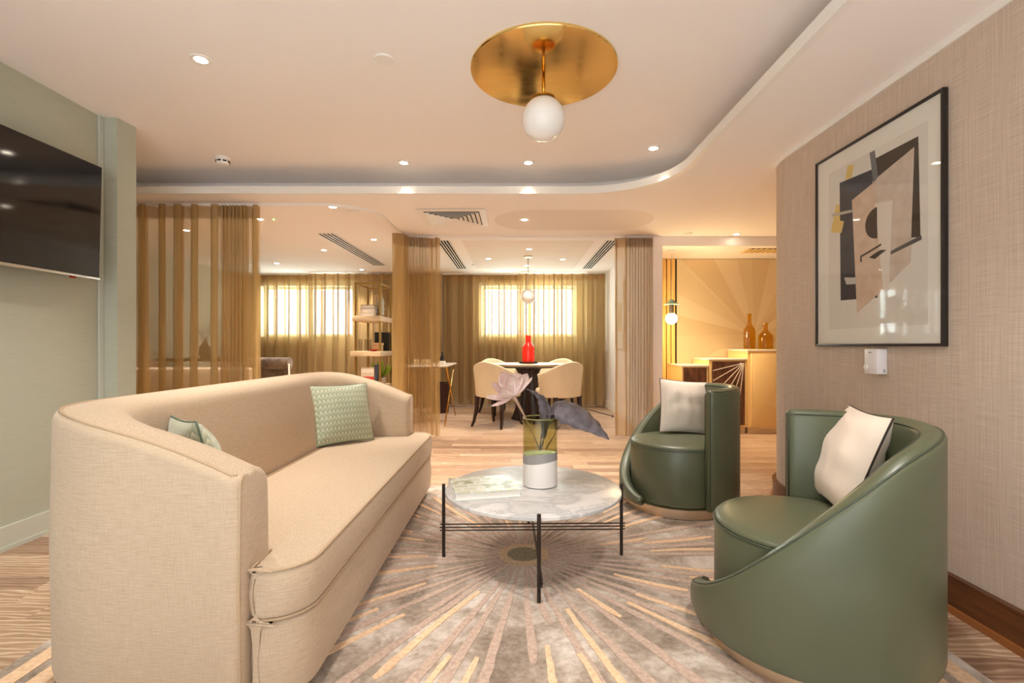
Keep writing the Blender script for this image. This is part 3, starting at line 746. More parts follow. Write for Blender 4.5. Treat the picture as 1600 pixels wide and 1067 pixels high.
def stripe(t, r0, r1, w0, w1, mt, z=.0125):
    n = max(4, int((r1 - r0) / .05)); L_ = []; Rr = []; d = Vector((cos(t), sin(t))); s = Vector((-d.y, d.x)); bend = rnd.uniform(-.012, .012)
    for i in range(n + 1):
        u = i / n; w = w0 + (w1 - w0) * u
        if i == n: w *= .55
        p = GC + d * (r0 + (r1 - r0) * u) + s * bend * sin(pi * u)
        L_.append(p + s * (w / 2 + rnd.uniform(-.0025, .0025))); Rr.append(p - s * (w / 2 + rnd.uniform(-.0025, .0025)))
    out = [tuple(p) for p in L_ + Rr[::-1]]
    b = MB(); N = n + 1
    v = [(x, y, z) for x, y in out] + [(x, y, .0085) for x, y in out]; K = len(out)
    f = [(i, i + 1, K - 2 - i, K - 1 - i) for i in range(n)] + [(k, (k + 1) % K, K + (k + 1) % K, K + k) for k in range(K)]
    return b.add(v, f).build('ray', mt, rug)
NR = 48
for i in range(NR):
    t = 2 * pi * (i + rnd.uniform(-.18, .18)) / NR; far = clip_r(t)
    r1 = min(far, rnd.choice([.62, .8, 1.0, 1.25, 1.5, 1.7]) * rnd.uniform(.92, 1.1))
    stripe(t, .10, r1, .010, .014 + .026 * r1, M['ray_taupe'])
    if i % 4 != 3:
        t2 = t + pi / NR * rnd.uniform(.85, 1.15); r0 = rnd.uniform(.36, .80); r1 = min(clip_r(t2), r0 + rnd.uniform(.22, .75))
        if r1 - r0 > .12: stripe(t2, r0, r1, .016, .024 + .010 * r1, M['ray_peach'], .013)
MB().lathe([(.118, .009), (.118, .0131)], GC.x, GC.y, 0, 40).build('sunburst_ring', M['ray_tan'], rug)
MB().lathe([(.078, .010), (.078, .0134)], GC.x, GC.y, 0, 32).build('sunburst_eye', M['ray_moss'], rug)
for x0, x1 in ((GX0 + .045, GX0 + .10), (GX0 + .135, GX0 + .215), (GX1 - .10, GX1 - .045), (GX1 - .21, GX1 - .14)):
    MB().box(x0, x1, GY0 + .02, GY0 + .9, .008, .0125).build('border_stripe', M['ray_peach'], rug)

# pale rug added out of view behind the viewer to bounce light upward
M['ivory_pile'] = pile('ivory_pile', (214, 212, 212), (236, 234, 234))
r2 = thing('bounce_rug', 'plain ivory rug added unseen behind the viewer to bounce light', 'rug', (-.4, -.7, 0)); MB().box(-2.2, 1.4, -2.0, .7, 0, .010, .003).build('pile', M['ivory_pile'], r2)
# ------------------------------------------------------------------ television
tv = thing('television', 'large black wall mounted television on the sage wall', 'television', (-2.40, 2.2, 1.37))
TM = Matrix.Translation((-2.365, 0, 1.373)) @ Matrix.Rotation(R(1.5), 4, 'Y')
def tvp(b): return b.xform(TM)
tvp(MB().box(-.022, .0, 1.66, 2.785, .0, .64, .004)).build('casing', M['black'], tv, smooth=True, autosmooth=40)
tvp(MB().box(.0, .0015, 1.668, 2.777, .016, .632)).build('screen', M['screen'], tv)
tvp(MB().box(-.006, .005, 1.66, 2.785, -.002, .013, .002)).build('silver_bezel', M['steel'], tv, smooth=True, autosmooth=40)
tvp(MB().box(-.06, -.022, 1.95, 2.5, .1, .5, .01)).build('rear_housing', M['black'], tv)
MB().box(-2.499, -2.42, 2.1, 2.35, 1.52, 1.84).build('wall_bracket', M['black'], tv)
tvp(MB().box(-.004, .002, 2.60, 2.635, -.010, -.002)).build('standby_light', M['red_led'], tv)
pts = [(-2.40 - .02 * sin(pi * k / 12), 1.95 + .38 * k / 12, 1.40 - .050 * sin(pi * k / 12)) for k in range(13)]
MB().tube(pts, .005, 8).build('cable', M['black'], tv, smooth=True)

# ------------------------------------------------------------------ framed picture on the wallpaper
pic = thing('framed_picture', 'black framed abstract geometric print on the wallpapered wall', 'picture', (1.66, 2.23, .998))
Y0, Y1, Z0, Z1, XW = 1.874, 2.674, .997, 1.991, 1.659
FX = 1.637; t = .012
for (ya, yb, za, zb) in ((Y0, Y0 + t, Z0, Z1), (Y1 - t, Y1, Z0, Z1), (Y0 + t, Y1 - t, Z0, Z0 + t), (Y0 + t, Y1 - t, Z1 - t, Z1)):
    box('frame_bar', FX, XW, ya, yb, za, zb, M['frame_black'], pic, b=.002)
box('mount_board', 1.647, 1.657, Y0 + t, Y1 - t, Z0 + t, Z1 - t, M['paper'], pic)
def art(pts, c, lvl, name='print_shape'):
    k = c if isinstance(c, bpy.types.Material) else mat('print_ink', c, .8)
    pts = [(y * 1.016, 1 + (z - 1) * 1.016) for y, z in pts]; x = 1.647 - .0005 * lvl; n = len(pts); v = [(x, y, z) for y, z in pts] + [(1.648, y, z) for y, z in pts]
    return mk(name, v, [tuple(range(n)), tuple(range(n, 2 * n))] + [(i, (i + 1) % n, n + (i + 1) % n, n + i) for i in range(n)], k, pic)
def mott(a, b):
    m = mat('mottled_ink', a, .8); setcol(m, ramp(m, noise(m, coords(m), 16, 5), [(.3, a), (.7, b)])); return m
art([(2.53, 1.885), (1.922, 1.885), (1.922, 1.083), (2.53, 1.083)], (224, 218, 212), 1, 'print_sheet')
art([(2.445, 1.812), (2.215, 1.800), (2.190, 1.215), (2.437, 1.225)], (58, 58, 66), 2)
art([(2.205, 1.842), (1.968, 1.842), (1.958, 1.435), (2.190, 1.47)], (58, 46, 38), 2)
art([(2.355, 1.699), (2.194, 1.742), (2.151, 1.250), (2.320, 1.155)], mott((206, 176, 154), (222, 200, 182)), 3)
art([(2.220, 1.744), (1.987, 1.806), (2.007, 1.345), (2.116, 1.272)], mott((198, 180, 166), (216, 200, 188)), 4)
art([(2.203, 1.638), (2.101, 1.625), (2.121, 1.244), (2.155, 1.248)], (226, 216, 208), 5)
art([(2.237, 1.880), (2.207, 1.880), (2.185, 1.753), (2.212, 1.735)], (112, 114, 118), 5)
art([(2.11, 1.408), (1.953, 1.440), (1.953, 1.423), (2.11, 1.392)], (92, 92, 94), 6)
art([(2.297, 1.421), (2.165, 1.452), (2.165, 1.443), (2.290, 1.413), (2.286, 1.392), (2.297, 1.392)], (66, 56, 50), 6)
art([(2.240, 1.403), (2.170, 1.424), (2.134, 1.418), (2.205, 1.390)], (52, 46, 42), 7)
art([(2.385, 1.877), (2.340, 1.866), (2.357, 1.810), (2.402, 1.812)], (226, 196, 120), 5)
art([(2.470, 1.712), (2.447, 1.705), (2.441, 1.623), (2.412, 1.613), (2.431, 1.560), (2.511, 1.580)], (226, 196, 120), 3)
art([(2.503, 1.673), (2.355, 1.654), (2.355, 1.641), (2.503, 1.659)], (190, 182, 176), 6)
art([(2.408, 1.335), (2.327, 1.324), (2.327, 1.293), (2.393, 1.299)], (200, 196, 192), 6)
art([(2.190 + .074 * sin(pi * k / 14), 1.551 + .070 * cos(pi * k / 14)) for k in range(15)], (60, 48, 40), 6)
box('picture_glass', 1.640, 1.6415, Y0 + t, Y1 - t, Z0 + t, Z1 - t, M['pane'], pic)

th = thing('thermostat', 'small white thermostat under the framed picture', 'thermostat', (1.66, 2.22, .87))
box('body', 1.612, 1.6595, 2.182, 2.262, .872, .985, mat('white_plastic', (232, 226, 226), .4), th, b=.004)
MB().tube([(1.612, 2.245, .902), (1.604, 2.245, .902)], .011, 16).build('dial', mat('dial_white', (238, 236, 232), .35), th, smooth=True, autosmooth=40)
box('brand_mark', 1.6114, 1.6124, 2.215, 2.235, .966, .972, mat('grey_print', (170, 164, 162), .5), th)
box('switch', 1.640, 1.650, 2.1810, 2.1822, .880, .895, mat('grey_switch', (178, 172, 176), .5), th)

# ------------------------------------------------------------------ pendant with brass ceiling disc
pd = thing('globe_pendant', 'opal globe pendant hanging under a round brass ceiling disc', 'pendant lamp', (.142, 2.45, ZC))
PX, PY = .142, 2.45
MB().lathe([(.362, ZC - .012), (.365, ZC - .008), (.365, ZC)], PX, PY, 0, 96).build('brass_disc', M['brass_disc'], pd, smooth=True, autosmooth=30)
MB().tube([(PX, PY, 2.235), (PX, PY, ZC - .011)], .0085, 14).build('stem', M['brass'], pd, smooth=True)
MB().lathe([(.058, 2.233), (.058, 2.238), (.05, 2.243), (.012, 2.246)], PX, PY, 0, 32).build('cap', M['brass'], pd, smooth=True, autosmooth=40)
MB().sphere((PX, PY, 2.133), .1075, 48, 28).build('globe', M['opal'], pd, smooth=True)

# ------------------------------------------------------------------ ceiling fixtures
def downlight(x, y, z, watts, label, col=(1, .80, .56), blend=1, angle=92):
    o = thing('downlight', label, 'ceiling light', (x, y, z), 0, 'recessed ceiling downlights')
    MB().lathe([(.030, -.004), (.046, -.005), (.048, -.002), (.048, 0), (.030, 0)], n=24, closed=True).build('trim_ring', M['white'], o, smooth=True, local=True, autosmooth=40)
    MB().lathe([(.030, -.003), (.030, -.0005)], n=24).build('lens', M['lamp'], o, local=True)
    l = bpy.data.lights.new('downlight_beam', 'SPOT'); l.energy = watts; l.color = col; l.spot_size = R(angle); l.spot_blend = blend; l.shadow_soft_size = .05
    lo = bpy.data.objects.new('downlight_beam', l); C.objects.link(lo); lo.parent = o; lo.location = (0, 0, -.02)
    return o
WN = (1, .93, .83); ND = (.82, .92, 1)
DL = [(-1.515, 2.36, ZC, 42, 'downlight above the sofa at the left of the raised ceiling', WN), (-.84, 3.69, ZC, 36, 'downlight near the lip, left of the pendant globe', WN), (.098, 3.69, ZC, 36, 'downlight near the lip, just below the pendant globe', WN), (.966, 3.42, ZC, 36, 'downlight near the curved corner of the soffit', WN),
 (-1.55, 4.16, ZS, 22, 'downlight beside the curtain track bend in the bay ceiling', None), (-2.38, 4.56, ZS, 22, 'downlight beside the tiny green indicator', None), (-3.36, 5.0, ZS, 22, 'downlight seen through the left sheer curtain', None), (-1.57, 5.44, ZS, 24, 'downlight right of the bay slot diffuser', None),
 (-2.36, 6.04, ZS, 22, 'downlight left of the bay slot diffuser', None), (-3.41, 7.0, ZS, 20, 'downlight near the bay window', None), (-2.38, 7.59, ZS, 20, 'downlight above the brass shelving against the far curtain', None),
 (.087, 4.58, ZS, 22, 'downlight in the perforated panel of the soffit', None), (-.364, 6.64, ZS, 10, 'downlight left of the dining pendant', None), (.17, 5.98, ZS, 17, 'downlight in front of the dining pendant', None), (.65, 6.69, ZS, 10, 'downlight right of the dining pendant', None), (.17, 7.2, ZS, 8, 'downlight behind the dining pendant', None),
 (2.34, 5.18, ZS, 17, 'downlight over the golden bar wall', (1, .80, .54)),
 (-.45, 1.25, ZC, 22, 'unseen fill downlight added overhead in front of the sofa arm', (1, .95, .88)), (.8, 1.25, ZC, 22, 'unseen fill downlight added overhead near the viewer', (1, .95, .88)), (-1.6, -.5, ZC, 46, 'fill downlight added unseen behind the viewer, front row left', ND), (-.35, -.5, ZC, 46, 'fill downlight added unseen behind the viewer, front row centre', ND), (.8, -.5, ZC, 46, 'fill downlight added unseen behind the viewer, front row right', ND),  # out of frame: overhead pair added to light the rug, front row for ceiling bounce
 (-1.6, -1.5, ZC, 46, 'fill downlight added unseen behind the viewer, back row left', ND), (-.35, -1.5, ZC, 46, 'fill downlight added unseen behind the viewer, back row centre', ND), (.8, -1.5, ZC, 46, 'fill downlight added unseen behind the viewer, back row right', ND)]  # back row likewise added out of view, to brighten the near ceiling by bounce
for x, y, z, w, lab, col in DL:
    downlight(x, y, z, w * (1.6 if z == ZC else 2.9), lab, col or ((1, .90, .78) if (y > 5.9 and x > -.8) else (1, .87, .71)), angle=60 if (z == ZC and y > 3.2) else 74 if y < 0 else 92)
for x, y, z, r, lab in ((-.63, 2.356, ZC, .047, 'flat white cover disc on the raised ceiling'), (-1.42, 4.30, ZS, .05, 'flat white cover disc in the bay ceiling'), (-.59, 7.16, ZS, .045, 'flat white sensor disc in the dining ceiling'), (1.82, 5.15, ZS, .045, 'flat white sensor disc in the bar ceiling')):
    tag(MB().lathe([(r * .94, z - .009), (r, z - .006), (r, z)], x, y, 0, 32).build('ceiling_cover', M['white'], smooth=True, autosmooth=40), lab, 'ceiling disc', 'flat ceiling discs')
sd = thing('smoke_detector', 'white slotted smoke detector on the raised ceiling', 'smoke detector', (-2.15, 3.60, ZC))
MB().lathe([(.05, -.012), (.052, -.006), (.052, 0)], n=32).build('base', M['white'], sd, smooth=True, local=True, autosmooth=40)
MB().lathe([(.030, -.050), (.038, -.046), (.042, -.034), (.046, -.012)], n=32).build('sensor_cap', M['white'], sd, smooth=True, local=True, autosmooth=40)
for k in range(8):
    a = 2 * pi * k / 8; c_, s_ = cos(a), sin(a)
    b = MB().box(-.012, .012, -.0015, .0015, -.034, -.024); b.xform(Matrix.Rotation(a + pi / 2, 4, 'Z')); b.v = [(x + .0445 * c_, y + .0445 * s_, z) for x, y, z in b.v]
    b.build('slot', M['black'], sd, local=True)
gi = thing('indicator_light', 'tiny green indicator light in the bay ceiling', 'indicator light', (-2.25, 4.56, ZS))
MB().lathe([(.012, -.004), (.016, -.002), (.016, 0)], n=16).build('bezel', M['white'], gi, local=True); MB().lathe([(.007, -.008), (.007, -.004)], n=12).build('lens', M['led'], gi, local=True)
# four-way air vent
av = thing('air_vent', 'square white four-way air vent in the soffit', 'air vent', (-.56, 4.52, ZS))
def sq_ring(h0, h1, z0, z1, t=.004):
    def L(h, z): return [(-h, -h, z), (h, -h, z), (h, h, z), (-h, h, z)]
    return MB().rings([L(h0, z0), L(h1, z1), L(h1, z1 + t), L(h0, z0 + t), L(h0, z0)], False, False)
sq_ring(.30, .245, -.008, -.010).build('frame', M['white'], av, local=True)
box('throat', -.25, .25, -.25, .25, -.003, -.0005, M['dark_gap'], av, local=True)
for k in range(6):
    sq_ring(.238 - .040 * k, .205 - .040 * k, -.020, -.006, .003).build('louver', M['white'], av, local=True)
def slot_diffuser(x0, x1, y0, y1, z, n, label):
    o = thing('slot_diffuser', label, 'air diffuser', ((x0 + x1) / 2, (y0 + y1) / 2, z), 0, 'linear slot diffusers in the ceilings')
    box('slot_backing', x0, x1, y0, y1, z - .0015, z - .0005, M['slot_black'], o)
    p = (x1 - x0) / (2 * n + 1)
    for k in range(n + 1):
        xa = x0 + 2 * k * p; box('blade', xa + p * .15, xa + p * .85, y0 - .01, y1 + .01, z - .006, z - .0012, M['white'], o)
    return o
slot_diffuser(-2.09, -1.90, 5.16, 7.2, ZS, 4, 'white slot diffuser in the curtained bay ceiling')
slot_diffuser(-.89, -.74, 5.5, 7.5, ZS, 4, 'white slot diffuser left in the dining ceiling')
slot_diffuser(1.02, 1.17, 5.5, 7.5, ZS, 4, 'white slot diffuser right in the dining ceiling')
bv = thing('ceiling_grille', 'dark louvred grille in the bar ceiling', 'air vent', (2.85, 5.55, 2.08))
box('grille_backing', 2.6, 3.1, 5.43, 5.67, 2.077, 2.0795, M['black'], bv)
for k in range(8):
    xa = 2.6 + .0625 * k; MB().prism([(xa, 5.43), (xa + .03, 5.43), (xa + .03, 5.67), (xa, 5.67)], 2.068, 2.0775).build('blade', M['lacquer'], bv)

# ------------------------------------------------------------------ curtains and tracks
def curtain(label, path, folds, amp, z0, z1, head=.10, loop=.36, flare=0, seed=0, mt='sheer', group=None, sub=14):
    """S-fold curtain hung along a polyline: list of (x, y); folds per segment"""
    o = thing('sheer_curtain', label, 'curtain', (path[0][0], path[0][1], 0), 0, group); rnd = random.Random(seed)
    top = []; bot = []
    for (a, b), n in zip(zip(path, path[1:]), folds):
        A, B = Vector(a), Vector(b); d = (B - A); L_ = d.length; d.normalize(); s = Vector((-d.y, d.x)); K = n * sub; pitch = L_ / n
        am = min(amp, pitch * 1.4)
        for i in range(K + (1 if b == path[-1] else 0)):
            u = i / sub; th = 2 * pi * u
            jx = .10 * pitch * sin(u * 2.3 + seed)
            ax = L_ * i / K + loop * pitch * sin(2 * th) * .5 + jx
            p = A + d * ax + s * am * sin(th)
            top.append(p)
            q = A + d * (L_ / 2 + (ax - L_ / 2) * (1 + flare)) + s * am * (1.1 + .25 * sin(u * 1.3 + seed)) * sin(th + .25 * sin(u * .9 + seed)); bot.append(q)
    rows = 9; v = []; f = []; N = len(top)
    for j in range(rows):
        w = j / (rows - 1); z = z0 + (z1 - head - z0) * (1 - w) if True else 0
        for i in range(N):
            e = .004 * sin(i * .21 + j * 1.9 + seed) * (w if w < 1 else 1)
            p = top[i] * (1 - w) + bot[i] * w; v.append((p.x + e, p.y + e * .5, z))
    for j in range(rows - 1):
        for i in range(N - 1): f.append((j * N + i, j * N + i + 1, (j + 1) * N + i + 1, (j + 1) * N + i))
    mk('cloth', v, f, M[mt], o, smooth=True)
    v = [(p.x, p.y, z1) for p in top] + [(p.x, p.y, z1 - head) for p in top]
    mk('heading', v, [(i, i + 1, N + i + 1, N + i) for i in range(N - 1)], M['sheer_head'], o, smooth=True)
    return o
ZT = ZS - .022
G = 'sheer taupe curtains'
curtain('sheer taupe curtain drawn loosely across the bay behind the sofa', [(-3.30, 4.07), (-2.44, 4.07), (-2.22, 4.07), (-2.13, 4.09)], [6, 7, 1], .075, .03, ZT, loop=.66, seed=1, group=G)
curtain('gathered sheer taupe curtain between the bay and the dining nook', [(-1.21, 5.02), (-1.18, 5.20), (-.93, 5.27), (-.80, 5.28)], [3, 8, 1], .06, .03, ZT, seed=3, group=G)
curtain('gathered sheer taupe curtain at the partition wall right of the dining nook', [(1.08, 5.26), (1.20, 5.27), (1.475, 5.255)], [1, 9], .055, .03, ZT, seed=5, group=G)
GF = 'voile curtains on the far wall'
curtain('voile curtain over the left part of the bay window', [(-4.55, 8.045), (-3.30, 8.045)], [7], .055, .03, ZT, seed=2, mt='sheer_far', group=GF, loop=.42)
curtain('voile curtain over the right part of the bay window behind the brass shelving', [(-3.36, 7.915), (-1.18, 7.915)], [12], .055, .03, ZT, seed=7, mt='sheer_far', group=GF, loop=.42)
curtain('voile curtain left of centre on the dining window', [(-1.16, 8.045), (-.45, 8.045), (.16, 8.045)], [4, 6], .055, .03, ZT, seed=4, mt='sheer_far', group=GF, loop=.42)
curtain('voile curtain right of centre on the dining window', [(.05, 7.915), (.95, 7.915), (1.45, 7.915)], [6, 3], .055, .03, ZT, seed=6, mt='sheer_far', group=GF, loop=.42)
def track(label, path):
    b = MB(); P = [Vector(p) for p in path]; Lp = []; Rp = []
    for i, p in enumerate(P):
        d = (P[min(i + 1, len(P) - 1)] - P[max(0, i - 1)]).normalized(); s = Vector((-d.y, d.x)) * .012; Lp.append(tuple(p + s)); Rp.append(tuple(p - s))
    n = len(P); v = [(x, y, ZS - .02) for x, y in Lp + Rp] + [(x, y, ZS) for x, y in Lp + Rp]; f = []
    for i in range(n - 1):
        f += [(i, i + 1, n + i + 1, n + i), (2 * n + i, 2 * n + i + 1, 3 * n + i + 1, 3 * n + i), (i, i + 1, 2 * n + i + 1, 2 * n + i), (n + i, n + i + 1, 3 * n + i + 1, 3 * n + i)]
    f += [(0, n, 3 * n, 2 * n), (n - 1, 2 * n - 1, 4 * n - 1, 3 * n - 1)]
    return tag(mk('curtain_track', v, f, M['white']), label, 'curtain track', 'ceiling curtain tracks')
track('white curtain track bending from the bay front to the dining nook', [(-4.55, 4.07), (-1.62, 4.07)] + arc(-1.62, 4.49, .42, -pi / 2, 0, 10)[1:] + [(-1.2, 5.1)])
track('white curtain track across the front of the dining nook', [(-1.2, 5.28), (1.478, 5.28)])
track('white curtain track along the far windows', [(-4.58, 8.0), (1.46, 8.0)])

# ------------------------------------------------------------------ dining nook
DX, DY = .18, 6.70
dt = thing('dining_table', 'round dining table on a dark flared pedestal', 'table', (DX, DY, 0))
MB().lathe([(.50, .728), (.515, .735), (.515, .752), (.505, .757)], DX, DY, 0, 64).build('table_top', M['tabletop'], dt, smooth=True, autosmooth=40)
MB().lathe([(.49, .710), (.49, .7275)], DX, DY, 0, 48).build('apron', M['darkwood'], dt, smooth=True, autosmooth=40)
NF = 20; rg = []
for z, r in ((0, .225), (.012, .225), (.06, .20), (.18, .165), (.34, .135), (.5, .125), (.62, .135), (.68, .165), (.7105, .22)):
    rg.append([(DX + r * (1 + (.045 if k % 2 else -.045)) * cos(2 * pi * k / (2 * NF)), DY + r * (1 + (.045 if k % 2 else -.045)) * sin(2 * pi * k / (2 * NF)), z) for k in range(2 * NF)])
MB().rings(rg).build('fluted_pedestal', M['darkwood'], dt)
ty = tag(MB().lathe([(.10, .758), (.128, .762), (.132, .778), (.126, .778), (.122, .766), (.01, .765)], DX, DY, 0, 40).build('tray', M['black'], smooth=True, autosmooth=40), 'round black tray under the red bottle', 'tray')
tag(MB().lathe([(.070, 0), (.083, .008), (.085, .03), (.085, .19), (.080, .215), (.060, .250), (.042, .272), (.038, .29), (.038, .372), (.034, .374)], DX, DY, .7662, 40).build('bottle', M['red_glass'], smooth=True, autosmooth=50), 'bright red glass bottle on the dining table', 'bottle')
def dining_chair():
    o = thing('dining_chair', '', 'chair', (0, 0, 0), 0, 'cream tub chairs around the dining table')
    # faces +Y; shell wraps the back (-Y side)
    def sec(a, g=0):
        t = abs(a) / 112; h = .805 - .155 * sm(t) ; t2 = t
        fl = .03
        P = [(.235, .385), (.245, .375), (.250, .385), (.262, .55), (.262 + fl * .6, h - .015), (.262 + fl * .5, h - .003), (.248 + fl * .4, h + .003), (.225 + fl * .4, h - .003), (.215 + fl * .3, h - .018), (.205, .55), (.205, .40)]
        x = sin(R(a)); y = -cos(R(a)); return [(r * x * 1.06 * (1 - 0), r * y * .98, z) for r, z in P]
    rg = [sec(-112 + 7 * k) for k in range(33)]
    MB().rings(rg).build('backrest', M['chair_linen'], o, smooth=True, local=True, autosmooth=60)
    poly = round_poly([(-.22, -.19), (.22, -.19), (.235, .24), (-.235, .24)], [.18, .18, .06, .06], 6)
    cushion_mb(poly, .36, .47, .025, .004, .015).build('seat', M['chair_linen'], o, smooth=True, local=True, autosmooth=60)
    for sx, sy in ((-1, -1), (1, -1), (-1, 1), (1, 1)):
        x, y = sx * .185, (.19 if sy > 0 else -.15)
        pts = [(x, y, .375), (x * 1.03, y * 1.03, .22), (x * 1.12, y + sy * .035, .07), (x * 1.2, y + sy * .065, 0)]
        b = MB(); rr = [.022, .019, .014, .011]
        b.rings([[(px + q * r_, py + w * r_, pz) for q, w in ((-1, -1), (1, -1), (1, 1), (-1, 1))] for (px, py, pz), r_ in zip(pts, rr)])
        b.build('leg', M['darkwood'], o, local=True)
    return o
c0 = dining_chair()
for i, (x, y, rz, lab) in enumerate(((-.235, 6.12, -33, 'cream tub chair left of the table with its back to us'), (.56, 6.12, 33, 'cream tub chair right of the table with its back to us'), (-.24, 7.28, -147, 'cream tub chair at the far left side of the dining table'), (.60, 7.28, 147, 'cream tub chair at the far right side of the dining table'))):
    o = c0 if i == 0 else copy_tree(c0)
    o.location = (x, y, 0); o.rotation_euler = (0, 0, R(rz)); o['label'] = lab
dp = thing('dining_pendant', 'small opal globe pendant over the dining table', 'pendant lamp', (.17, 6.45, ZS))
MB().lathe([(.055, -.018), (.06, -.012), (.06, -.001)], n=32).build('canopy', M['bronze'], dp, smooth=True, local=True, autosmooth=40)
MB().tube([(0, 0, -.44), (0, 0, -.017)], .005, 10).build('stem', M['steel'], dp, smooth=True, local=True)
MB().sphere((0, 0, -.53), .097, 36, 20).build('globe', M['opal'], dp, smooth=True, local=True)
# side table
st = thing('side_table', 'slim side table with crossed brass legs and pale top', 'side table', (-1.12, 6.55, 0))
box('table_top', -1.40, -.845, 6.02, 7.06, .735, .755, M['marble2'], st, b=.003)
for x in (-1.36, -.875):
    MB().tube([(x, 6.98, .736), (x, 6.08, .002)], .009, 8).build('leg', M['brass'], st, smooth=True)
    MB().tube([(x + .018, 6.10, .736), (x + .018, 7.02, .002)], .009, 8).build('leg', M['brass'], st, smooth=True)
bn = thing('waste_bin', 'dark brown bin under the side table', 'bin', (-1.13, 7.35, 0))
MB().lathe([(.12, .002), (.13, .01), (.15, .42), (.15, .44), (.142, .44), (.125, .02)], -1.13, 7.35, 0, 28).build('body', mat('oxblood', (58, 26, 20), .5), bn, smooth=True, autosmooth=40)
MB().tube([(-1.13 + .148 * cos(2 * pi * k / 28), 7.35 + .148 * sin(2 * pi * k / 28), .442) for k in range(28)], .005, 6, closed=True).build('rim', M['darkwood'], bn, smooth=True)
tag(MB().lathe([(.026, 0), (.030, .004), (.030, .09), (.012, .125), (.011, .16), (.013, .162)], -.985, 6.6, .7555, 20).build('bottle', mat('black_bottle', (38, 36, 40), .2), smooth=True, autosmooth=40), 'black bottle standing on the slim side table', 'bottle')
bx = thing('tissue_box', 'small white box on the slim side table', 'box', (-.945, 6.33, .755)); box('carton', -.985, -.905, 6.28, 6.38, .7555, .80, mat('white_card', (238, 232, 222), .7), bx, b=.003); box('opening', -.965, -.925, 6.315, 6.345, .7995, .802, M['page'], bx)
for k in range(3):
    cx, cy = -1.10 - .08 * k, 6.25 + .05 * (k % 2)
    tag(MB().lathe([(.022, 0), (.028, .006), (.034, .07), (.031, .07), (.025, .01), (.003, .008)], cx, cy, .7555, 20).build('cup', mat('cup_glaze', (236, 214, 170), .3), smooth=True, autosmooth=40), ('cup nearest the white box on the side table', 'middle cup of three on the side table', 'cup furthest from the white box on the side table')[k], 'cup', 'cups on the side table')
# small picture on the nook's side wall and a wall socket
dpic = thing('nook_picture', 'white framed picture on the dining partition wall', 'picture', (1.48, 6.87, .95))
for ya, yb, za, zb in ((6.60, 6.625, .955, 1.89), (7.115, 7.14, .955, 1.89), (6.625, 7.115, .955, .98), (6.625, 7.115, 1.865, 1.89)):
    box('frame_bar', 1.455, 1.4795, ya, yb, za, zb, mat('pale_frame', (236, 226, 208), .5), dpic)
box('print', 1.468, 1.4792, 6.625, 7.115, .98, 1.865, M['paper'], dpic); box('print_shape', 1.4665, 1.4685, 6.75, 7.0, 1.2, 1.6, mat('ochre_print', (206, 176, 120), .7), dpic)
sk = thing('wall_socket', 'double wall socket seen through the far voile', 'socket', (1.18, 8.12, .34)); box('plate', 1.11, 1.26, 8.108, 8.1195, .30, .385, M['steel'], sk, b=.002)
for k in (0, 1):
    box('switch', 1.135 + .07 * k, 1.165 + .07 * k, 8.104, 8.109, .325, .36, M['black'], sk)

# ------------------------------------------------------------------ brass shelving with its things
et = thing('brass_shelving', 'open brass frame shelving unit with pale oak shelves', 'shelving', (-1.86, 6.45, 0))
EX0, EX1, EY0, EY1, EZ = -2.02, -1.71, 6.2, 6.72, 1.80
for x in (EX0, EX1):
    for y in (EY0, EY1): box('post', x - .012, x + .012, y - .012, y + .012, 0, EZ, M['brass_frame'], et)
for y in (EY0, EY1): box('top_rail', EX0 + .012, EX1 - .012, y - .012, y + .012, EZ - .024, EZ, M['brass_frame'], et)
for x in (EX0, EX1): box('top_rail', x - .012, x + .012, EY0 + .012, EY1 - .012, EZ - .024, EZ, M['brass_frame'], et)
SH = (1.31, .865, .42, .06)
for k, z in enumerate(SH):
    box('shelf', EX0 - (.03 if k == 0 else .055), EX1 + .02, EY0 - .05, EY1 + .05, z, z + .065, M['oak'], et, b=.004)
def book(x0, x1, y0, y1, z0, z1, rgb, label, axis, group):
    o = thing('book', label, 'book', ((x0 + x1) / 2, (y0 + y1) / 2, z0), 0, group); c = mat('book_cover', rgb, .55); t = .004
    if axis == 'z':
        box('cover', x0, x1, y0, y1, z0, z0 + t, c, o); box('cover', x0, x1, y0, y1, z1 - t, z1, c, o); box('spine', x0, x0 + t, y0, y1, z0 + t, z1 - t, c, o); box('pages', x0 + t, x1 - t, y0 + t, y1 - t, z0 + t, z1 - t, M['page'], o)
    else:
        box('cover', x0, x0 + t, y0, y1, z0, z1, c, o); box('cover', x1 - t, x1, y0, y1, z0, z1, c, o); box('spine', x0 + t, x1 - t, y0, y0 + t, z0, z1, c, o); box('pages', x0 + t, x1 - t, y0 + t, y1 - t, z0 + t, z1 - t, M['page'], o)
    return o
s1 = SH[0] + .0655; s2 = SH[1] + .0655; s3 = SH[2] + .0655
gb = 'books on the brass shelving'
book(-1.985, -1.80, 6.22, 6.45, s1, s1 + .05, (236, 222, 196), 'bottom cream book of the stack on the top shelf', 'z', gb)
book(-1.975, -1.80, 6.22, 6.44, s1 + .0505, s1 + .10, (226, 204, 170), 'middle tan book of the stack on the top shelf', 'z', gb)
book(-1.965, -1.81, 6.23, 6.44, s1 + .1005, s1 + .145, (70, 50, 40), 'dark covered book on top of the shelf stack', 'z', gb)
book(-1.88, -1.85, 6.52, 6.70, s1, s1 + .30, (222, 190, 140), 'upright tan book at the back of the top shelf', 'x', gb)
book(-1.845, -1.81, 6.52, 6.70, s1, s1 + .29, (206, 170, 120), 'upright ochre book beside the tan one on the top shelf', 'x', gb)
orn = thing('silver_ornament', 'faceted silver ornament on the top shelf', 'ornament', (-1.755, 6.40, s1))
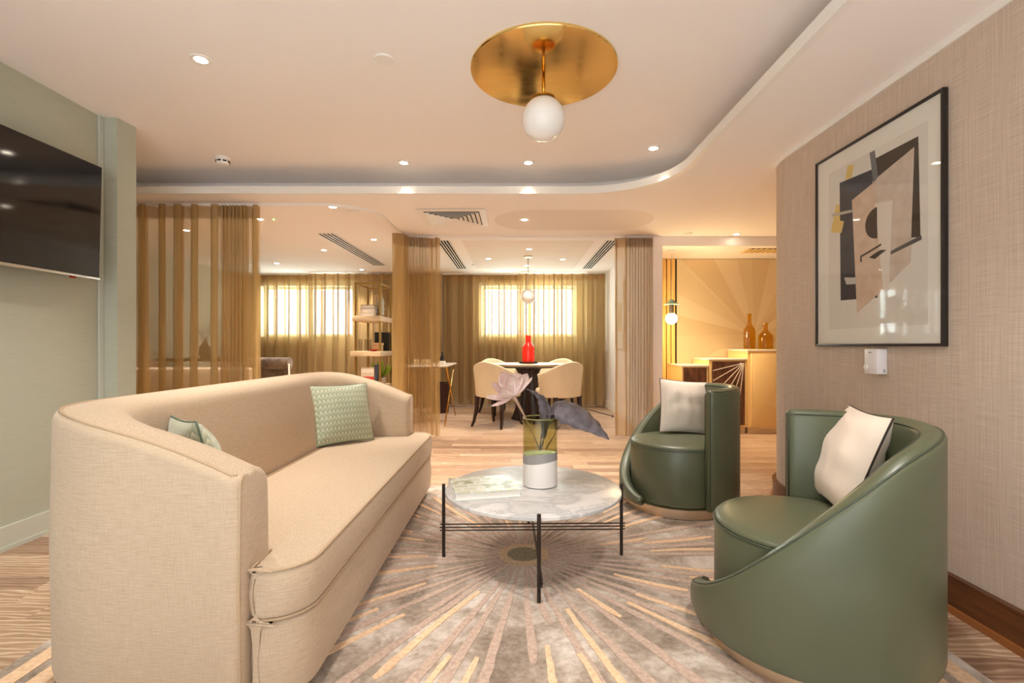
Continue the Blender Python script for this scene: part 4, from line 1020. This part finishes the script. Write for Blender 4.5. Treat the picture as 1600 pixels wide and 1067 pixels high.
MB().lathe([(.03, 0), (.045, .03), (.038, .06), (.048, .10), (.036, .14), (.046, .19), (.03, .24), (.012, .27)], -1.755, 6.40, s1, 7).build('body', M['steel'], orn); MB().lathe([(.012, .27), (.016, .28), (.004, .31)], -1.755, 6.40, s1, 8).build('finial', M['steel'], orn)
for k, (x, y, lab) in enumerate(((-1.965, 6.215, 'leftmost clear tumbler on the middle shelf'), (-1.905, 6.265, 'middle clear tumbler on the middle shelf'), (-1.85, 6.215, 'rightmost clear tumbler on the middle shelf'))):
    tag(MB().lathe([(.022, 0), (.024, .004), (.026, .15), (.0235, .15), (.021, .012), (.003, .01)], x, y, s2, 24).build('glass_tumbler', M['clear_glass'], smooth=True, autosmooth=40), lab, 'glass', 'tumblers on the middle shelf')
jb = thing('keepsake_box', 'small tan box on the middle shelf', 'box', (-1.77, 6.33, s2)); box('body', -1.825, -1.725, 6.27, 6.40, s2 + .0, s2 + .075, mat('tan_box', (200, 160, 104), .6), jb, b=.003); box('lid', -1.83, -1.72, 6.265, 6.405, s2 + .0755, s2 + .105, mat('tan_lid', (214, 176, 120), .6), jb, b=.003)
tag(MB().lathe([(.02, 0), (.055, .012), (.062, .022), (.056, .022), (.02, .008), (.003, .006)], -1.79, 6.20, s2, 28).build('bowl', mat('red_bowl', (190, 24, 26), .25), smooth=True, autosmooth=40), 'shallow red dish on the middle shelf edge', 'bowl')
bf = thing('photo_frame', 'black standing photo frame at the back of the middle shelf', 'photo frame', (-1.80, 6.6, s2)); box('frame', -1.895, -1.70, 6.60, 6.62, s2, s2 + .25, M['frame_black'], bf); box('picture', -1.875, -1.72, 6.597, 6.6005, s2 + .02, s2 + .23, mat('dark_photo', (24, 20, 20), .3), bf)
o = book(-1.965, -1.80, 6.24, 6.28, s3, s3 + .24, (222, 206, 184), 'upright pale book with red band on the lower shelf', 'x', gb); box('red_band', -1.964, -1.801, 6.2385, 6.2402, s3 + .06, s3 + .12, mat('red_ink', (206, 60, 40), .5), o); box('title_block', -1.964, -1.801, 6.2385, 6.2402, s3 + .17, s3 + .22, mat('white_ink', (240, 230, 214), .5), o)
book(-1.795, -1.765, 6.24, 6.42, s3, s3 + .27, (72, 74, 84), 'upright slate blue book on the lower shelf', 'x', gb)
for k in range(3):
    book(-1.74, -1.70 + .0, 6.24 + .0, 6.44, s3 + .035 * k, s3 + .034 + .035 * k, [(150, 110, 70), (214, 190, 150), (110, 80, 60)][k], ['brown book lowest in the small stack on the lower shelf', 'cream book midway in the small stack on the lower shelf', 'dark brown book topping the small stack on the lower shelf'][k], 'z', gb)
pl = thing('potted_plant', 'small green plant at the back of the lower shelf', 'plant', (-1.80, 6.6, s3))
MB().lathe([(.04, 0), (.055, .01), (.06, .10), (.055, .10), (.05, .09), (.003, .088)], -1.80, 6.58, s3, 24).build('pot', mat('grey_pot', (150, 140, 126), .6), pl, smooth=True, autosmooth=40)
M['green_leaf'] = mat('bright_leaf', (150, 178, 50), .5)
rnd = random.Random(3)
for k in range(14):
    a = 2 * pi * k / 14 + rnd.uniform(-.2, .2); l = rnd.uniform(.10, .15); B0 = Vector((-1.80, 6.58, s3 + .09))
    v, f = petal(B0, B0 + Vector((l * cos(a), l * .7 * sin(a), rnd.uniform(.14, .24))), .045, -.02, (-sin(a), cos(a), 0)); thick(mk('leaf', v, f, M['green_leaf'], pl, smooth=True), .001)

# ------------------------------------------------------------------ curtained bay: sofa, velvet chair, cushions, tall plant
bs = thing('bay_sofa', 'cream upholstered sofa seen dimly through the left sheer curtain', 'sofa', (-3.55, 5.2, 0))
box('backrest', -4.3, -2.72, 4.98, 5.16, .10, .775, M['sofa'], bs, b=.05); box('seat', -4.3, -2.72, 5.161, 5.85, .10, .42, M['sofa'], bs, b=.04)
for x in (-4.42, -2.72): box('arm', x, x + .12, 4.98, 5.85, .10, .64, M['sofa'], bs, b=.04)
for x, y in ((-4.3, 5.05), (-2.75, 5.05), (-4.3, 5.78), (-2.75, 5.78)): MB().lathe([(.018, 0), (.024, .101)], x, y, 0, 12).build('leg', M['darkwood'], bs, smooth=True, autosmooth=40)
vc = thing('velvet_armchair', 'taupe velvet armchair showing above the cream sofa back', 'armchair', (-3.1, 6.6, 0))
MB().tube([(-3.46, 6.42, .765), (-2.95, 6.42, .765)], .08, 16).build('roll_top', M['taupe_velvet'], vc, smooth=True, autosmooth=50)
box('backrest', -3.44, -2.97, 6.38, 6.50, .22, .70, M['taupe_velvet'], vc, b=.03); box('seat', -3.44, -2.97, 6.501, 7.0, .22, .45, M['taupe_velvet'], vc, b=.04)
for x in (-3.52, -2.965): box('arm', x, x + .075, 6.42, 6.98, .22, .60, M['taupe_velvet'], vc, b=.025)
MB().tube([(-2.945, 6.37, .765), (-2.935, 6.37, .25)], .012, 8).build('piping', M['satin'], vc, smooth=True)
for x, y in ((-3.44, 6.45), (-2.97, 6.45), (-3.44, 6.92), (-2.97, 6.92)): MB().lathe([(.014, 0), (.02, .222)], x, y, 0, 10).build('leg', M['darkwood'], vc, smooth=True, autosmooth=40)
pillow('bay_cushion', 'brown cushion at the left on the curtained sofa', 'cushion', .42, .14, M['taupe_velvet'], M['dark_pipe'], (-4.0, 5.32, .425), (R(-10), 0, R(180)), 'brown cushions on the curtained sofa', .004, 21)
pillow('bay_cushion', 'brown cushion at the right on the curtained sofa', 'cushion', .42, .14, M['taupe_velvet'], M['dark_pipe'], (-3.05, 5.32, .425), (R(-10), 0, R(180)), 'brown cushions on the curtained sofa', .004, 22)
bc = thing('bay_console', 'dark console behind the curtained sofa', 'console', (-4.0, 6.9, 0)); box('top', -4.55, -3.7, 6.2, 6.6, .80, .84, M['darkwood'], bc, b=.003)
for x, y in ((-4.52, 6.23), (-3.73, 6.23), (-4.52, 6.57), (-3.73, 6.57)): box('leg', x - .02, x + .02, y - .02, y + .02, 0, .80, M['darkwood'], bc)
tp = thing('branch_vase', 'dark vase of bare branches dimly seen through the left curtain', 'vase', (-4.05, 6.4, .84))
MB().lathe([(.05, .001), (.08, .05), (.07, .14), (.035, .19), (.04, .21)], -4.05, 6.4, .84, 24).build('body', M['darkwood'], tp, smooth=True, autosmooth=50)
for k in range(6):
    a = k * 1.1; MB().tube([(-4.05, 6.4, 1.04), (-4.05 + .08 * cos(a), 6.4 + .06 * sin(a), 1.18), (-4.05 + .22 * cos(a), 6.4 + .15 * sin(a), 1.27 + .02 * k)], .004, 6).build('branch', M['twig'], tp, smooth=True)

# ------------------------------------------------------------------ bar corner: cabinets, bottles, little pendant
def cabinet(name, label, x0, x1, y0, y1, z, parts):
    o = thing(name, label, 'cabinet', ((x0 + x1) / 2, (y0 + y1) / 2, 0), 0, 'stepped cabinets at the bar wall')
    box('plinth', x0 + .01, x1 - .01, y0 + .02, y1, 0, .075, M['oak'], o); box('body', x0, x1, y0, y1, .075, z - .02, M['lacquer'], o); box('top', x0 - .008, x1 + (.008 if name != 'step_cabinet' else -.001), y0 - .012, y1, z - .02, z, M['marble2'], o, b=.003)
    parts(o); return o
def tall_parts(o):
    d = box('door', 2.665, 3.02, 5.522, 5.54, .10, .91, M['lacquer'], o, b=.003); box('door_panel', 2.695, 2.99, 5.518, 5.5225, .13, .88, M['lacquer'], d, b=.002)
    box('door', 3.03, 3.40, 5.522, 5.54, .10, .91, M['lacquer'], o, b=.003)
cabinet('tall_cabinet', 'tallest yellow lacquered cabinet carrying the amber bottles', 2.632, 3.5, 5.54, 6.06, .957, tall_parts)
def mid_parts(o):
    d = box('door', 2.235, 2.60, 5.545, 5.56, .10, .82, M['rosewood'], o)
    ox, oz = 2.59, .805; q = M['lacquer']
    b = MB(); pts = [(ox, 5.541, oz)] + [(ox - .05 * cos(pi / 2 * k / 6), 5.541, oz - .05 * sin(pi / 2 * k / 6)) for k in range(7)]
    v = pts + [(x, 5.5455, z) for x, y, z in pts]; n = len(pts); mk('inlay_fan', v, [tuple(range(n)), tuple(range(n, 2 * n))] + [(k, (k + 1) % n, n + (k + 1) % n, n + k) for k in range(n)], M['marble2'], d)
    for a in (14, 30, 46, 60, 72, 83):
        dx, dz = -cos(R(a)), -sin(R(a)); k = min((ox - 2.24) / -dx, (oz - .105) / -dz); w = .004
        p0 = (ox + dx * .05, oz + dz * .05); p1 = (ox + dx * k, oz + dz * k); s = (-dz * w, dx * w)
        pts = [(p0[0] + s[0], p0[1] + s[1]), (p1[0] + s[0], p1[1] + s[1]), (p1[0] - s[0], p1[1] - s[1]), (p0[0] - s[0], p0[1] - s[1])]
        v = [(x, 5.542, z) for x, z in pts] + [(x, 5.5455, z) for x, z in pts]; mk('inlay_ray', v, [(0, 1, 2, 3), (4, 5, 6, 7), (0, 1, 5, 4), (1, 2, 6, 5), (2, 3, 7, 6), (3, 0, 4, 7)], M['marble2'], d)
cabinet('step_cabinet', 'middle cabinet with dark door inlaid with pale rays', 2.20, 2.63, 5.56, 6.06, .855, mid_parts)
def low_parts(o):
    box('door', 1.905, 2.165, 5.535, 5.55, .10, .75, M['rosewood'], o)
cabinet('low_cabinet', 'lowest cabinet with plain dark wood door', 1.89, 2.185, 5.55, 6.06, .782, low_parts)
tag(MB().lathe([(.058, 0), (.066, .006), (.066, .20), (.060, .235), (.030, .285), (.022, .31), (.022, .395), (.028, .40), (.028, .415), (.022, .42), (.018, .42), (.018, .31), (.056, .23), (.060, .20), (.060, .012), (.004, .010)], 2.765, 5.78, .9575, 36).build('bottle', M['amber_glass'], smooth=True, autosmooth=50), 'tall amber glass bottle on the tallest cabinet', 'bottle')
tag(MB().lathe([(.074, 0), (.084, .006), (.084, .13), (.078, .165), (.036, .215), (.026, .235), (.026, .29), (.032, .295), (.032, .308), (.026, .312), (.022, .31), (.022, .235), (.072, .16), (.078, .13), (.078, .012), (.004, .010)], 2.955, 5.78, .9575, 36).build('bottle', M['amber_glass'], smooth=True, autosmooth=50), 'squat amber glass bottle on the tallest cabinet', 'bottle')
bp = thing('bulb_pendant', 'lit bare globe bulb under a small teal disc pendant', 'pendant lamp', (1.78, 5.58, 2.08))
MB().lathe([(.045, -.02), (.05, -.014), (.05, -.001)], n=28).build('canopy', M['white'], bp, smooth=True, local=True, autosmooth=40)
MB().tube([(0, 0, -.58), (0, 0, -.019)], .0025, 8).build('cable', M['oak'], bp, smooth=True, local=True)
MB().lathe([(.088, -.612), (.088, -.607), (.045, -.592), (.03, -.56), (.006, -.55)], n=36).build('shade', mat('teal_enamel', (116, 142, 126), .4), bp, smooth=True, local=True, autosmooth=40)
MB().lathe([(.026, -.715), (.027, -.613)], n=24).build('lamp_holder', M['black_metal'], bp, smooth=True, local=True, autosmooth=40)
MB().sphere((0, 0, -.772), .064, 28, 16).build('bulb', M['bulb'], bp, smooth=True, local=True)
l = bpy.data.lights.new('bulb_glow', 'POINT'); l.energy = 8; l.color = (1, .74, .40); l.shadow_soft_size = .064
lo = bpy.data.objects.new('bulb_glow', l); C.objects.link(lo); lo.parent = bp; lo.location = (0, -.09, -.80)
